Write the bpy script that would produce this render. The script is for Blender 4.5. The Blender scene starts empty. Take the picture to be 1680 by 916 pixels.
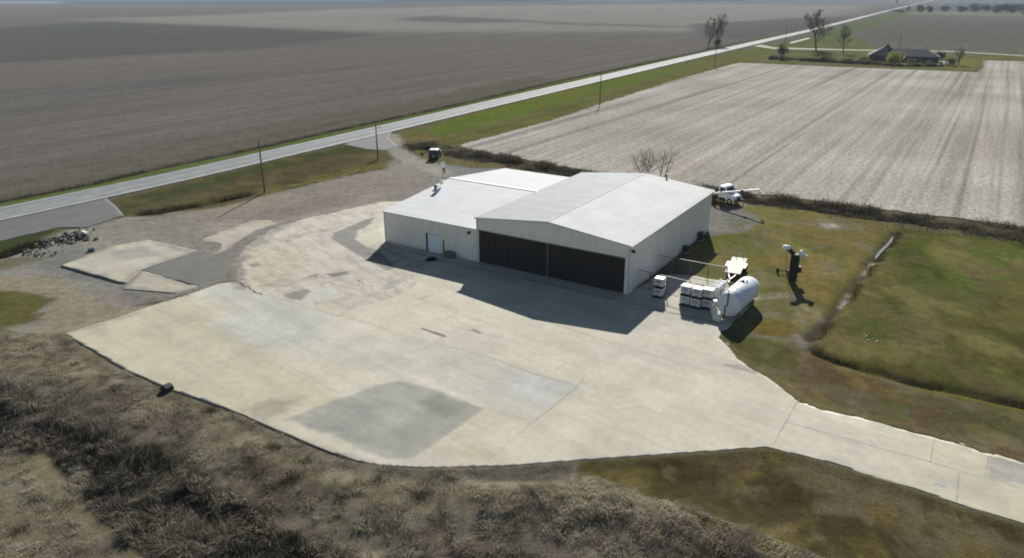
import bpy, math, random
import numpy as np
from mathutils import Vector, Matrix
R = math.radians
rng = np.random.default_rng(7); random.seed(7)
S = bpy.context.scene
COL = S.collection
# ---------------------------------------------------------------- camera model
FPX, CX, CY, HOR, CAMH = 1204., 840., 458., -10., 34.
PITCH = math.atan((CY - HOR) / FPX)
cp, sp = math.cos(PITCH), math.sin(PITCH)
def at(x, y, z=0.):
    u = (x - CX) / FPX; v = (CY - y) / FPX
    d = np.array([u, cp + v * sp, -sp + v * cp]); t = (z - CAMH) / d[2]
    return np.array([d[0] * t, d[1] * t, z])
def proj(P):
    zc = P[1] * cp - (P[2] - CAMH) * sp; yc = P[1] * sp + (P[2] - CAMH) * cp
    return CX + FPX * P[0] / zc, CY - FPX * yc / zc
def PX(pts, z=0.): return np.array([at(x, y, z)[:2] for x, y in pts])
THETA = R(-32.1)                       # heading of the hangar front
U = np.array([math.cos(THETA), math.sin(THETA)]); V = np.array([-U[1], U[0]])
# ---------------------------------------------------------------- noise / sdf
def lin(c):
    c = np.asarray(c, float) / 255.
    return np.where(c <= .04045, c / 12.92, ((c + .055) / 1.055) ** 2.4)
KEXP = 1.6
def alb(c): return lin(c) / KEXP
def _h(i, j, s):
    n = (i * 374761393 + j * 668265263 + s * 974634821) & 0xFFFFFFFF
    n = ((n ^ (n >> 13)) * 1274126177) & 0xFFFFFFFF
    return ((n ^ (n >> 16)) & 0xFFFF) / 65535.
def vn(x, y, s=0):
    xi = np.floor(x).astype(np.int64); yi = np.floor(y).astype(np.int64)
    fx = x - xi; fy = y - yi; fx = fx * fx * (3 - 2 * fx); fy = fy * fy * (3 - 2 * fy)
    a = _h(xi, yi, s); b = _h(xi + 1, yi, s); c = _h(xi, yi + 1, s); d = _h(xi + 1, yi + 1, s)
    return (a + (b - a) * fx) * (1 - fy) + (c + (d - c) * fx) * fy
def fbm(x, y, scale=1., o=4, s=0):
    r = 0; a = 1.; t = 0
    for k in range(o):
        r = r + a * vn(x / scale * 2 ** k + 17.3 * k, y / scale * 2 ** k - 9.1 * k, s + k); t += a; a *= .5
    return r / t
def sdf(x, y, poly):
    poly = np.asarray(poly); d = np.full(x.shape, 1e18); ins = np.zeros(x.shape, bool)
    n = len(poly)
    for i in range(n):
        ax, ay = poly[i]; bx, by = poly[(i + 1) % n]
        ex, ey = bx - ax, by - ay; wx = x - ax; wy = y - ay
        t = np.clip((wx * ex + wy * ey) / (ex * ex + ey * ey + 1e-12), 0, 1)
        d = np.minimum(d, (wx - ex * t) ** 2 + (wy - ey * t) ** 2)
        c = (ay > y) != (by > y)
        if c.any():
            xx = ax + (y - ay) * ex / (ey if abs(ey) > 1e-12 else 1e-12)
            ins ^= c & (x < xx)
    return np.where(ins, -1, 1) * np.sqrt(d)
def dline(x, y, pl):
    pl = np.asarray(pl); d = np.full(x.shape, 1e18)
    for i in range(len(pl) - 1):
        ax, ay = pl[i]; bx, by = pl[i + 1]; ex, ey = bx - ax, by - ay
        t = np.clip(((x - ax) * ex + (y - ay) * ey) / (ex * ex + ey * ey + 1e-12), 0, 1)
        d = np.minimum(d, (x - ax - ex * t) ** 2 + (y - ay - ey * t) ** 2)
    return np.sqrt(d)
def sm(e0, e1, x):
    t = np.clip((x - e0) / (e1 - e0), 0, 1); return t * t * (3 - 2 * t)
# ---------------------------------------------------------------- materials
def newmat(name):
    m = bpy.data.materials.new(name); m.use_nodes = True
    nt = m.node_tree; return m, nt, nt.nodes, nt.links, nt.nodes['Principled BSDF']
MATS = {}
def mat(name, c, rough=.6, metal=0., nscale=3., namt=.18, bump=.0, srgb=True, stripe=None, spec=.4):
    """plain paint / metal with uneven tone; c is observed sRGB 0-255 of the material itself"""
    if name in MATS: return MATS[name]
    m, nt, N, L, B = newmat(name)
    base = lin(c) if srgb else np.array(c)
    tc = N.new('ShaderNodeTexCoord'); no = N.new('ShaderNodeTexNoise'); no.inputs['Scale'].default_value = nscale
    no.inputs['Detail'].default_value = 5; L.new(tc.outputs['Object'], no.inputs['Vector'])
    cr = N.new('ShaderNodeValToRGB'); e = cr.color_ramp.elements
    e[0].position = .3; e[1].position = .7
    e[0].color = (*(base * (1 - namt)), 1); e[1].color = (*np.minimum(base * (1 + namt), .95), 1)
    L.new(no.outputs['Fac'], cr.inputs['Fac']); L.new(cr.outputs['Color'], B.inputs['Base Color'])
    B.inputs['Roughness'].default_value = rough; B.inputs['Metallic'].default_value = metal
    B.inputs['Specular IOR Level'].default_value = spec
    h = None
    if stripe:                                    # (axis, pitch, strength): ribbed sheet metal
        ax, pitch, st = stripe
        sx = N.new('ShaderNodeSeparateXYZ'); L.new(tc.outputs['Object'], sx.inputs[0])
        mu = N.new('ShaderNodeMath'); mu.operation = 'MULTIPLY'; mu.inputs[1].default_value = 2 * math.pi / pitch
        L.new(sx.outputs[ax], mu.inputs[0])
        si = N.new('ShaderNodeMath'); si.operation = 'SINE'; L.new(mu.outputs[0], si.inputs[0])
        po = N.new('ShaderNodeMath'); po.operation = 'POWER'; po.inputs[1].default_value = 6; L.new(si.outputs[0], po.inputs[0])
        sl_ = mixcol(N, L, cr.outputs['Color'], ramp(N, L, po.outputs[0], .55, 1., .95, .9), 1., 'MULTIPLY')
        gr = noise(N, L, mapping(N, L, tc.outputs['Object'], 0, (1.1, 1.1, .25) if name.startswith('ribbed') else (.12, .9, 1) if ax == 'X' else (.9, .12, 1)), 1., 6, .7)
        sl_ = mixcol(N, L, sl_, ramp(N, L, gr, .32, .93, .6, 1.02), 1., 'MULTIPLY')
        if name.startswith('ribbed'):                 # splash dirt along the foot of the wall
            zz = N.new('ShaderNodeMath'); zz.operation = 'MULTIPLY_ADD'; zz.inputs[1].default_value = .9; L.new(gr, zz.inputs[2]); L.new(sx.outputs['Z'], zz.inputs[0])
            sl_ = mixcol(N, L, sl_, ramp(N, L, zz.outputs[0], .45, (.62, .58, .52), 1.05, (1, 1, 1)), .8, 'MULTIPLY')
        L.new(sl_, B.inputs['Base Color'])
        bu = N.new('ShaderNodeBump'); bu.inputs['Strength'].default_value = st; bu.inputs['Distance'].default_value = .03
        L.new(po.outputs[0], bu.inputs['Height']); L.new(bu.outputs[0], B.inputs['Normal'])
    elif bump:
        bu = N.new('ShaderNodeBump'); bu.inputs['Strength'].default_value = bump; bu.inputs['Distance'].default_value = .02
        L.new(no.outputs['Fac'], bu.inputs['Height']); L.new(bu.outputs[0], B.inputs['Normal'])
    MATS[name] = m; return m
def mixcol(N, L, a, b, fac, mode='MIX'):
    n = N.new('ShaderNodeMix'); n.data_type = 'RGBA'; n.blend_type = mode
    for s, v in ((6, a), (7, b), (0, fac)):
        if hasattr(v, 'default_value') or hasattr(v, 'is_linked'): L.new(v, n.inputs[s])
        else: n.inputs[s].default_value = v
    return n.outputs[2]
def noise(N, L, vec, scale, detail=4, rough=.55):
    n = N.new('ShaderNodeTexNoise'); n.inputs['Scale'].default_value = scale
    n.inputs['Detail'].default_value = detail; n.inputs['Roughness'].default_value = rough
    if vec is not None: L.new(vec, n.inputs['Vector'])
    return n.outputs['Fac']
def ramp(N, L, f, p0, c0, p1, c1):
    r = N.new('ShaderNodeValToRGB'); e = r.color_ramp.elements
    e[0].position = p0; e[1].position = p1
    g = lambda c: (c, c, c, 1) if np.isscalar(c) else (*c, 1)
    e[0].color = g(c0); e[1].color = g(c1); L.new(f, r.inputs['Fac']); return r.outputs['Color']
def mapping(N, L, vec, rot=0., scale=(1, 1, 1)):
    """rotate the ground coordinates first, then stretch them along the rows"""
    a = N.new('ShaderNodeMapping'); a.inputs['Rotation'].default_value = (0, 0, rot); L.new(vec, a.inputs['Vector'])
    b = N.new('ShaderNodeMapping'); b.inputs['Scale'].default_value = scale; L.new(a.outputs[0], b.inputs['Vector'])
    return b.outputs[0]
def bump(N, L, B, h, st, dist):
    b = N.new('ShaderNodeBump'); b.inputs['Strength'].default_value = st; b.inputs['Distance'].default_value = dist
    L.new(h, b.inputs['Height']); L.new(b.outputs[0], B.inputs['Normal'])
ROWDIR = R(57.6)
def ground_mat():
    m, nt, N, L, B = newmat('soil_and_grass')
    at_ = N.new('ShaderNodeAttribute'); at_.attribute_name = 'Col'
    g = N.new('ShaderNodeNewGeometry'); p = g.outputs['Position']
    c = at_.outputs['Color']; A = at_.outputs['Alpha']
    n1 = ramp(N, L, noise(N, L, p, .9, 6, .65), .3, .62, .72, 1.36)
    n2 = ramp(N, L, noise(N, L, p, 5., 5, .7), .3, .62, .7, 1.36)
    c = mixcol(N, L, c, ramp(N, L, noise(N, L, p, .23, 6, .7), .3, .8, .7, 1.18), .8, 'MULTIPLY'); c = mixcol(N, L, c, n1, .65, 'MULTIPLY'); c = mixcol(N, L, c, n2, .55, 'MULTIPLY')
    # tilled rows, only where alpha says field
    r1 = noise(N, L, mapping(N, L, p, -ROWDIR, (.006, .16, 1)), 1., 4, .6)
    r2 = noise(N, L, mapping(N, L, p, -ROWDIR, (.03, .9, 1)), 1., 3, .6)
    s = mixcol(N, L, ramp(N, L, r1, .3, .8, .7, 1.2), ramp(N, L, r2, .3, .92, .7, 1.08), 1., 'MULTIPLY')
    s = mixcol(N, L, (1, 1, 1, 1), s, A)
    c = mixcol(N, L, c, s, 1., 'MULTIPLY')
    n3 = noise(N, L, p, 11., 8, .75)
    c = mixcol(N, L, c, ramp(N, L, n3, .34, .5, .66, 1.42), .75, 'MULTIPLY')
    L.new(c, B.inputs['Base Color']); B.inputs['Roughness'].default_value = 1.; B.inputs['Specular IOR Level'].default_value = 0.
    bump(N, L, B, noise(N, L, p, 4.5, 8, .78), .6, .22)
    return m
def concrete_mat(name='worn_concrete', attr=True, base=None):
    m, nt, N, L, B = newmat(name)
    g = N.new('ShaderNodeTexCoord'); p = g.outputs['Object']
    if attr:
        a = N.new('ShaderNodeAttribute'); a.attribute_name = 'Col'; c = a.outputs['Color']; A = a.outputs['Alpha']
    else:
        r = N.new('ShaderNodeRGB'); r.outputs[0].default_value = (*base, 1); c = r.outputs[0]; A = None
    c = mixcol(N, L, c, ramp(N, L, noise(N, L, p, .22, 6, .6), .3, .85, .7, 1.12), .9, 'MULTIPLY')
    c = mixcol(N, L, c, ramp(N, L, noise(N, L, p, 1.4, 7, .75), .3, .86, .7, 1.1), .9, 'MULTIPLY')
    st = noise(N, L, mapping(N, L, p, R(8), (.05, .7, 1)), 1., 5, .65)       # brushed / tyre streaks
    c = mixcol(N, L, c, ramp(N, L, st, .35, .92, .65, 1.05), .9, 'MULTIPLY')
    if A is not None:                                                        # old broken concrete: crazed cracks
        w = N.new('ShaderNodeTexVoronoi'); w.feature = 'DISTANCE_TO_EDGE'; w.inputs['Scale'].default_value = .3
        nz = N.new('ShaderNodeTexNoise'); nz.inputs['Scale'].default_value = .8; nz.inputs['Detail'].default_value = 6; L.new(p, nz.inputs['Vector'])
        ad = N.new('ShaderNodeVectorMath'); ad.operation = 'MULTIPLY_ADD'; ad.inputs[1].default_value = (5., 5., 0)
        L.new(nz.outputs['Color'], ad.inputs[0]); L.new(p, ad.inputs[2]); L.new(ad.outputs[0], w.inputs['Vector'])
        k = ramp(N, L, w.outputs['Distance'], .0, .74, .03, 1.)
        blot = ramp(N, L, noise(N, L, mapping(N, L, p, R(20), (.25, .8, 1)), 1., 8, .75), .36, .66, .54, 1.05)
        k = mixcol(N, L, k, blot, 1., 'MULTIPLY')
        k = mixcol(N, L, (1, 1, 1, 1), k, A)
        c = mixcol(N, L, c, k, 1., 'MULTIPLY')
    L.new(c, B.inputs['Base Color']); B.inputs['Roughness'].default_value = .9; B.inputs['Specular IOR Level'].default_value = .18
    bump(N, L, B, noise(N, L, p, 9., 5, .7), .25, .01)
    return m
def asphalt_mat(name, c0, streak=True, spec=.35, rough=.75):
    m, nt, N, L, B = newmat(name)
    g = N.new('ShaderNodeNewGeometry'); p = g.outputs['Position']
    r = N.new('ShaderNodeRGB'); r.outputs[0].default_value = (*c0, 1); c = r.outputs[0]
    c = mixcol(N, L, c, ramp(N, L, noise(N, L, p, .35, 6, .65), .3, .8, .7, 1.2), .9, 'MULTIPLY')
    c = mixcol(N, L, c, ramp(N, L, noise(N, L, p, 6., 4, .7), .3, .8, .7, 1.2), .8, 'MULTIPLY')
    if streak:
        c = mixcol(N, L, c, ramp(N, L, noise(N, L, mapping(N, L, p, -R(58.5), (.01, .8, 1)), 1., 4, .6), .35, .82, .65, 1.15), .9, 'MULTIPLY')
    L.new(c, B.inputs['Base Color']); B.inputs['Roughness'].default_value = rough; B.inputs['Specular IOR Level'].default_value = spec
    bump(N, L, B, noise(N, L, p, 20., 3, .7), .3, .01)
    return m
def leaf_mat(name):
    m, nt, N, L, B = newmat(name)
    a = N.new('ShaderNodeAttribute'); a.attribute_name = 'Col'
    L.new(a.outputs['Color'], B.inputs['Base Color']); B.inputs['Roughness'].default_value = .85; B.inputs['Specular IOR Level'].default_value = .12
    tr = N.new('ShaderNodeBsdfTranslucent'); L.new(a.outputs['Color'], tr.inputs['Color'])
    mx = N.new('ShaderNodeMixShader'); mx.inputs[0].default_value = .4
    L.new(B.outputs[0], mx.inputs[1]); L.new(tr.outputs[0], mx.inputs[2])
    L.new(mx.outputs[0], nt.nodes['Material Output'].inputs['Surface'])
    return m
LEAF = leaf_mat('dry_foliage')
# ---------------------------------------------------------------- object helpers
def npmesh(name, verts, faces, k, m, cols=None, smooth=False, parent=None):
    """verts (N,3), faces (F,k) int array"""
    me = bpy.data.meshes.new(name); verts = np.asarray(verts, np.float32); faces = np.asarray(faces, np.int32)
    me.vertices.add(len(verts)); me.vertices.foreach_set('co', verts.ravel())
    me.loops.add(faces.size); me.loops.foreach_set('vertex_index', faces.ravel())
    me.polygons.add(len(faces)); me.polygons.foreach_set('loop_start', np.arange(0, faces.size, k, dtype=np.int32))
    if smooth: me.polygons.foreach_set('use_smooth', np.ones(len(faces), bool))
    me.update(calc_edges=True)
    if cols is not None:
        ca = me.color_attributes.new('Col', 'FLOAT_COLOR', 'POINT')
        ca.data.foreach_set('color', np.asarray(cols, np.float32).ravel())
    me.materials.append(m)
    o = bpy.data.objects.new(name, me); COL.objects.link(o)
    if parent: o.parent = parent
    return o
def tag(o, label=None, cat=None, group=None, kind=None):
    if label: o['label'] = label
    if cat: o['category'] = cat
    if group: o['group'] = group
    if kind: o['kind'] = kind
    return o
def thing(name, label, cat, loc=(0, 0, 0), rz=0., group=None):
    o = bpy.data.objects.new(name, None); COL.objects.link(o); o.empty_display_size = .5
    o.location = loc; o.rotation_euler = (0, 0, rz); return tag(o, label, cat, group)
def copy_tree(o, parent=None):
    c = o.copy(); COL.objects.link(c)
    if parent: c.parent = parent
    for ch in list(o.children): copy_tree(ch, c)
    return c
class MB:
    def __init__(s): s.v = []; s.f = []; s.sm = []
    def add(s, vs, fs, smooth=False):
        b = len(s.v); s.v += [tuple(map(float, v)) for v in vs]
        for f in fs: s.f.append([i + b for i in f]); s.sm.append(smooth)
        return s
    def box(s, c, d, rz=0., M=None):
        x, y, z = d[0] / 2, d[1] / 2, d[2] / 2
        vs = [Vector((a, b, e)) for e in (-z, z) for a, b in ((-x, -y), (x, -y), (x, y), (-x, y))]
        Q = Matrix.Rotation(rz, 3, 'Z') if M is None else M
        vs = [Q @ v + Vector(c) for v in vs]
        return s.add(vs, [(3, 2, 1, 0), (4, 5, 6, 7), (0, 1, 5, 4), (1, 2, 6, 5), (2, 3, 7, 6), (3, 0, 4, 7)])
    def bar(s, p, q, w, h):
        p, q = Vector(p), Vector(q); d = q - p; Q = d.to_track_quat('X', 'Z').to_matrix()
        return s.box((p + q) / 2, (d.length, w, h), M=Q)
    def cyl(s, p, q, r0, r1=None, n=12, caps=True):
        r1 = r0 if r1 is None else r1; p, q = Vector(p), Vector(q); Q = (q - p).to_track_quat('Z', 'Y').to_matrix()
        vs = []
        for c, r in ((p, r0), (q, r1)):
            for i in range(n):
                a = 2 * math.pi * i / n; vs.append(Q @ Vector((r * math.cos(a), r * math.sin(a), 0)) + c)
        s.add(vs, [(i, (i + 1) % n, n + (i + 1) % n, n + i) for i in range(n)], True)
        if caps: s.add(vs, [tuple(range(n))[::-1], tuple(range(n, 2 * n))])
        return s
    def lathe(s, p, axis, prof, n=24):
        """prof = [(along, radius)...] about an axis starting at p"""
        p = Vector(p); Q = Vector(axis).to_track_quat('Z', 'Y').to_matrix(); vs = []; fs = []
        for a, r in prof:
            for i in range(n):
                t = 2 * math.pi * i / n; vs.append(Q @ Vector((r * math.cos(t), r * math.sin(t), a)) + p)
        for k in range(len(prof) - 1):
            for i in range(n): fs.append((k * n + i, k * n + (i + 1) % n, (k + 1) * n + (i + 1) % n, (k + 1) * n + i))
        return s.add(vs, fs, True)
    def prism(s, prof, y0, y1):
        """profile in x,z extruded along y"""
        n = len(prof); vs = [(x, y0, z) for x, z in prof] + [(x, y1, z) for x, z in prof]
        return s.add(vs, [tuple(range(n)), tuple(range(2 * n - 1, n - 1, -1))] + [((i + 1) % n, i, n + i, n + (i + 1) % n) for i in range(n)])
    def poly(s, pts): return s.add(pts, [tuple(range(len(pts)))])
    def build(s, name, m, parent=None, bevel=0.):
        me = bpy.data.meshes.new(name); me.from_pydata(s.v, [], s.f); me.polygons.foreach_set('use_smooth', s.sm); me.update()
        me.materials.append(m); o = bpy.data.objects.new(name, me); COL.objects.link(o)
        if parent: o.parent = parent
        if bevel:
            b = o.modifiers.new('bevel', 'BEVEL'); b.width = bevel; b.segments = 2; b.limit_method = 'ANGLE'
        return o

# ================================================================= terrain
APRON = [(105, 549), (150, 575), (210, 610), (275, 639), (330, 657), (400, 684), (470, 714), (540, 744), (590, 760), (630, 767), (680, 770), (720, 769.5),
         (830, 767), (950, 758), (1080, 749), (1200, 741), (1258, 737), (1290, 744), (1350, 759), (1385, 768), (1402, 776), (1500, 804), (1570, 830), (1680, 862), (1800, 900), (2100, 985),
         (2100, 875), (1800, 797), (1680, 763), (1640, 750), (1620, 747), (1560, 727), (1500, 712), (1460, 700), (1400, 685), (1350, 676), (1310, 660),
         (1285, 640), (1258, 621), (1235, 608), (1210, 590), (1190, 566), (1178, 556), (1192, 541), (1214, 521), (1246, 486), (1178, 462), (1120, 451), (1078, 454), (1030, 484), (1000, 455),
         (900, 400), (700, 330), (622, 333), (540, 351), (480, 364), (430, 380), (398, 402), (386, 430), (384, 462), (359, 465), (305, 484), (179, 527)]
APW = PX(APRON)
CREST = PX([(-200, 555), (60, 592), (200, 645), (330, 695), (450, 748), (560, 783), (700, 802), (930, 809), (1150, 852), (1320, 920), (1480, 1010)], .75)
BRUSHL = PX([(-150, 640), (100, 695), (250, 765), (380, 835), (520, 893), (800, 935), (1000, 965), (1150, 1015), (1300, 1080)])
ROADPX = [(0, 353.5), (190, 314.5), (304.8, 286), (383, 269), (480, 247.5), (560, 227.5), (763, 181.7), (966, 132), (1120, 97.8), (1238, 70.3), (1320, 52.3), (1467, 15.2), (1532, .5)]
road_c = PX(ROADPX); d0 = road_c[1] - road_c[0]
road_c = np.vstack([road_c[0] - d0 * 4, road_c]); road_c = road_c
DITCH = PX([(1468, 382), (1462, 394), (1447, 408), (1437, 424), (1421, 437), (1414, 450), (1399, 470), (1391, 486), (1374, 503), (1365, 518), (1345, 538), (1330, 556)])
SWALE = PX([(1336, 575), (1370, 590), (1420, 606), (1500, 626), (1600, 646), (1700, 668), (1850, 695)])
FIELDEDGE = PX([(684, 236), (705, 246), (760, 253), (850, 268), (950, 288), (1060, 303), (1200, 322), (1300, 335), (1420, 352), (1500, 362), (1600, 375), (1700, 389), (1850, 410)])
RDITCH = PX([(228, 349), (262, 346), (300, 339), (330, 334), (372, 325), (400, 319)])
SWDITCH = PX([(-60, 425), (0, 418), (35, 406), (75, 396)])
LEFTRIM = PX([(150, 575), (210, 610), (275, 639), (330, 657), (400, 684), (470, 714), (530, 740)])
def hfun(x, y):
    n = fbm(x, y, 3., 3, 31); n2 = fbm(x, y, 9., 2, 33)
    ap = sm(.2, 3.5, sdf(x, y, APW))
    dc = dline(x, y, CREST); h = (.28 + .47 * sm(-8, 3, x)) * np.exp(-(dc / 3.) ** 2) * ap
    db = dline(x, y, BRUSHL); h = h - .6 * np.exp(-(db / 3.) ** 2) + np.exp(-(db / 2.6) ** 2) * (n - .4) * .7
    near = np.exp(-(dc / 7.) ** 2)
    h = h + ap * near * (n - .5) * .16
    h = h - .4 * np.exp(-(dline(x, y, DITCH) / .7) ** 2) - .35 * np.exp(-(dline(x, y, SWALE) / .8) ** 2)
    h = h - .9 * np.exp(-(dline(x, y, RDITCH) / 1.2) ** 2) - .9 * np.exp(-(dline(x, y, SWDITCH) / 1.3) ** 2)
    h = h - .6 * np.exp(-(dline(x, y, FIELDEDGE) / 2.) ** 2) + .115 * sm(3.5, .3, sdf(x, y, PX([(100, 437), (185, 405), (225, 392), (260, 384), (345, 388), (470, 364), (480, 364), (400, 400), (388, 462), (359, 466), (303, 485), (201, 477)]))) * sm(1.2, 3., dline(x, y, PX([(96, 439), (180, 462)])))
    out = ap * sm(150, 100, y) * (n2 - .5) * .12
    # the apron edge stands a little proud of the soil
    sd = sdf(x, y, APW); dd = np.abs(sd); lip = .45 + .55 * sm(1.5, 5., dline(x, y, LEFTRIM))
    return h + out - .05 + .155 * lip * sm(1.6, .1, dd) * sm(-.4, .02, sd)
def ground():
    a_in = np.radians(np.arange(-46, 46.01, .2)); a_out = np.radians(np.concatenate([np.arange(-180, -46, 4), [], np.arange(50, 180, 4)]))
    ang = np.sort(np.concatenate([a_in, a_out])); na = len(ang)
    r = [22.]
    while r[-1] < 520: r.append(r[-1] * 1.0042)
    while r[-1] < 9000: r.append(r[-1] * 1.03)
    r = np.array(r); nr = len(r)
    AA, RR = np.meshgrid(ang, r); x = (RR * np.sin(AA)).ravel(); y = (RR * np.cos(AA)).ravel()
    z = np.zeros_like(x); nearm = (np.hypot(x, y) < 330) & (y > 10)
    z[nearm] = hfun(x[nearm], y[nearm]); z[~nearm] = -.05
    c = np.empty((len(x), 4)); c[:, :3] = alb((108, 103, 78)); c[:, 3] = 0
    w1 = fbm(x, y, 5., 4, 3) - .5; w2 = fbm(x, y, 1.3, 3, 5) - .5
    def lay(px, col, soft=.5, warp=1.2, amt=1., var=0., A=None, world=None):
        P = PX(px) if world is None else world
        pad = soft + warp * 2 + 1
        m = (x > P[:, 0].min() - pad) & (x < P[:, 0].max() + pad) & (y > P[:, 1].min() - pad) & (y < P[:, 1].max() + pad)
        if not m.any(): return
        d = sdf(x[m], y[m], P) + warp * (w1[m] * 2 + w2[m])
        f = sm(soft, -soft, d) * amt
        put(m, f, col, var, A)
    def line(px, col, width, soft=.4, warp=.6, amt=1., A=None, world=None):
        P = PX(px) if world is None else world
        pad = width + soft + warp * 2 + 1
        m = (x > P[:, 0].min() - pad) & (x < P[:, 0].max() + pad) & (y > P[:, 1].min() - pad) & (y < P[:, 1].max() + pad)
        if not m.any(): return
        d = dline(x[m], y[m], P) - width / 2 + warp * (w1[m] + w2[m] * .7)
        put(m, sm(soft, -soft, d) * amt, col, 0, A)
    def put(m, f, col, var, A):
        cc = alb(col); cc = (cc.mean() * .1 + cc * .9)[None, :] * np.ones((m.sum(), 1))
        if var: q_ = fbm(x[m], y[m], 7., 5, 11) - .5; q2 = fbm(x[m], y[m], 3., 5, 13) - .5; cc = cc * (1 + var * 2.4 * q_)[:, None]; cc[:, 0] *= 1 + var * 1.3 * q2; cc[:, 2] *= 1 + var * .9 * q2
        c[m, :3] = c[m, :3] * (1 - f[:, None]) + cc * f[:, None]
        if A is not None: c[m, 3] = c[m, 3] * (1 - f) + A * f
    # ---- far fields (left of the road), tone patches as tilled land of different age, farthest band tinted as haze
    rc = road_c; nrm = np.array([-math.sin(ROWDIR), math.cos(ROWDIR)])
    left = np.vstack([rc, [(9000, 12000), (-9000, 12000), (-9000, -50), rc[0] + nrm * 60]])
    lay(None, (117, 111, 104), 1., 0., A=1., world=left)
    far = lambda p, col, amt=.8, soft=18, warp=10: lay(p, col, soft, warp, amt, A=1.)
    far([(-400, 190), (0, 150), (300, 120), (420, 128), (150, 165), (0, 200), (-400, 260)], (106, 104, 101), .7)
    far([(130, 31), (320, 26), (560, 15), (800, 10), (1150, 7), (1420, 9), (1390, 22), (1150, 52), (900, 52), (620, 52), (400, 43), (170, 34)], (150, 145, 136), .8, 60, 25)
    far([(-600, 75), (170, 36), (420, 46), (620, 56), (560, 66), (400, 82), (200, 92), (0, 104), (-600, 170)], (92, 92, 90), .75, 12, 8)
    far([(640, 33), (700, 26), (830, 31), (900, 36), (760, 38)], (102, 98, 102), .8, 30, 20)
    far([(1130, 40), (1300, 30), (1450, 28), (1440, 33), (1330, 48), (1220, 64), (1150, 62)], (100, 98, 98), .8, 10, 6)
    far([(860, 35), (1100, 42), (1130, 46), (900, 40)], (110, 107, 104), .8, 20, 10)
    lay([(-3000, 5.5), (600, 7.5), (1000, 4.5), (1500, 2.5), (1500, -4), (-3000, -4)], (78, 92, 104), 200, 60, .85, A=.3)  # farthest band: darker field with haze blue mixed into the colour
    line([(160, 33), (380, 31), (900, 22), (1200, 14), (1330, 9)], (95, 95, 88), 14, 10, 3, .6)
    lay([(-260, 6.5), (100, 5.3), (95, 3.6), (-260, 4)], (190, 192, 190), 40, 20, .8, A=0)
    # olive stubble along the field margin near the road
    mg = np.vstack([rc[:9] + nrm * 9, (rc[:9] + nrm * 30)[::-1]])
    lay(None, (104, 98, 80), 8., 8., .65, A=.5, world=mg)
    # ---- verge strip on the far side of the road
    off = lambda k, a, b: np.vstack([rc[:k] + nrm * a, (rc[:k] + nrm * b)[::-1]])
    lay(None, (96, 92, 74), .6, .8, .9, A=0, world=off(12, 5.5, 12.5))
    lay(None, (98, 116, 46), .5, .6, .95, A=0, world=off(12, 4.2, 8.))
    line(None, (62, 60, 48), 1.3, .5, .6, .85, world=rc[:11] + nrm * 9.2)
    # ---- right side beyond the white field
    lay([(1160, 90), (1540, 1), (2600, 1), (2600, 96), (1680, 92)], (112, 109, 98), 3, 3, A=.55)
    lay([(1390, 66), (1470, 35), (2300, 40), (2300, 62), (1600, 70)], (104, 102, 94), 20, 10, .7, A=.6)
    lay([(1480, 24), (1680, 26), (2400, 30), (2400, 22), (1680, 19), (1490, 19)], (140, 138, 112), 8, 8, .7, A=0)
    lay([(1520, 15), (1560, 4), (2400, 2), (2400, 16), (1680, 15)], (88, 90, 98), 20, 10, .8, A=.6)
    lay([(1190, 97), (1215, 86), (1262, 74), (1330, 58), (1400, 60), (1440, 80), (1560, 86), (1680, 92), (2300, 105), (2300, 112), (1605, 101), (1612, 110), (1600, 117), (1560, 115), (1400, 108), (1262, 103)], (112, 112, 68), 1.5, 2., A=0, var=.25)
    lay([(1255, 80), (1330, 57), (1450, 27), (1500, 14), (1512, 14), (1470, 30), (1400, 55), (1340, 72), (1290, 77)], (100, 112, 62), 2, 2, .8, A=0)
    lay([(1560, 103), (1580, 96), (1606, 97), (1612, 105), (1600, 113), (1570, 112)], (124, 124, 58), 1.5, 2, .9)
    # grass between road and white field
    vg = [(636, 225), (763, 189), (966, 137), (1120, 104), (1190, 88), (1262, 74), (1235, 102), (1200, 106), (1100, 135), (985, 172), (900, 200), (756, 236), (720, 248), (680, 246), (655, 241)]
    lay(vg, (108, 110, 58), .6, .8, A=0, var=.25)
    lay([(700, 214), (763, 193), (966, 141), (1110, 108), (1110, 116), (966, 156), (800, 202), (720, 222)], (100, 120, 40), 1., 1.5, .9, A=0)
    lay([(645, 228), (690, 220), (720, 222), (735, 232), (690, 240), (660, 238)], (128, 108, 76), 1., 1.5, .8)
    line([(690, 238), (800, 213), (900, 186), (985, 162), (1090, 130)], (84, 84, 56), 1.2, .7, .8, .7)
    lay([(1120, 108), (1240, 80), (1262, 90), (1180, 104), (1080, 128)], (112, 112, 66), 2, 3, .6)
    # ---- roadside strip by the yard
    st = [(172, 333), (300, 299), (480, 257), (560, 238), (600, 243), (622, 248), (641, 257), (657, 268), (640, 276), (560, 291), (480, 309), (420, 323), (360, 341), (285, 352), (240, 357), (205, 354)]
    lay(st, (98, 92, 62), .5, .8, A=0, var=.2)
    lay([(180, 334), (300, 302), (480, 260), (570, 240), (590, 246), (480, 272), (330, 309), (220, 340)], (72, 84, 46), 1.2, 1.5, .8)
    lay([(400, 290), (560, 254), (600, 252), (600, 262), (480, 292), (390, 312), (330, 326)], (96, 84, 62), 1.5, 1.5, .75)
    lay([(420, 312), (560, 278), (640, 262), (655, 268), (640, 274), (560, 289), (480, 307), (430, 320)], (124, 116, 64), .8, 1.2, .85)
    line([(225, 351), (262, 348), (300, 341), (335, 335)], (44, 42, 32), 1.2, .6, .8, .9)  # ditch line: dark brush and shade put into the ground colour
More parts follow.
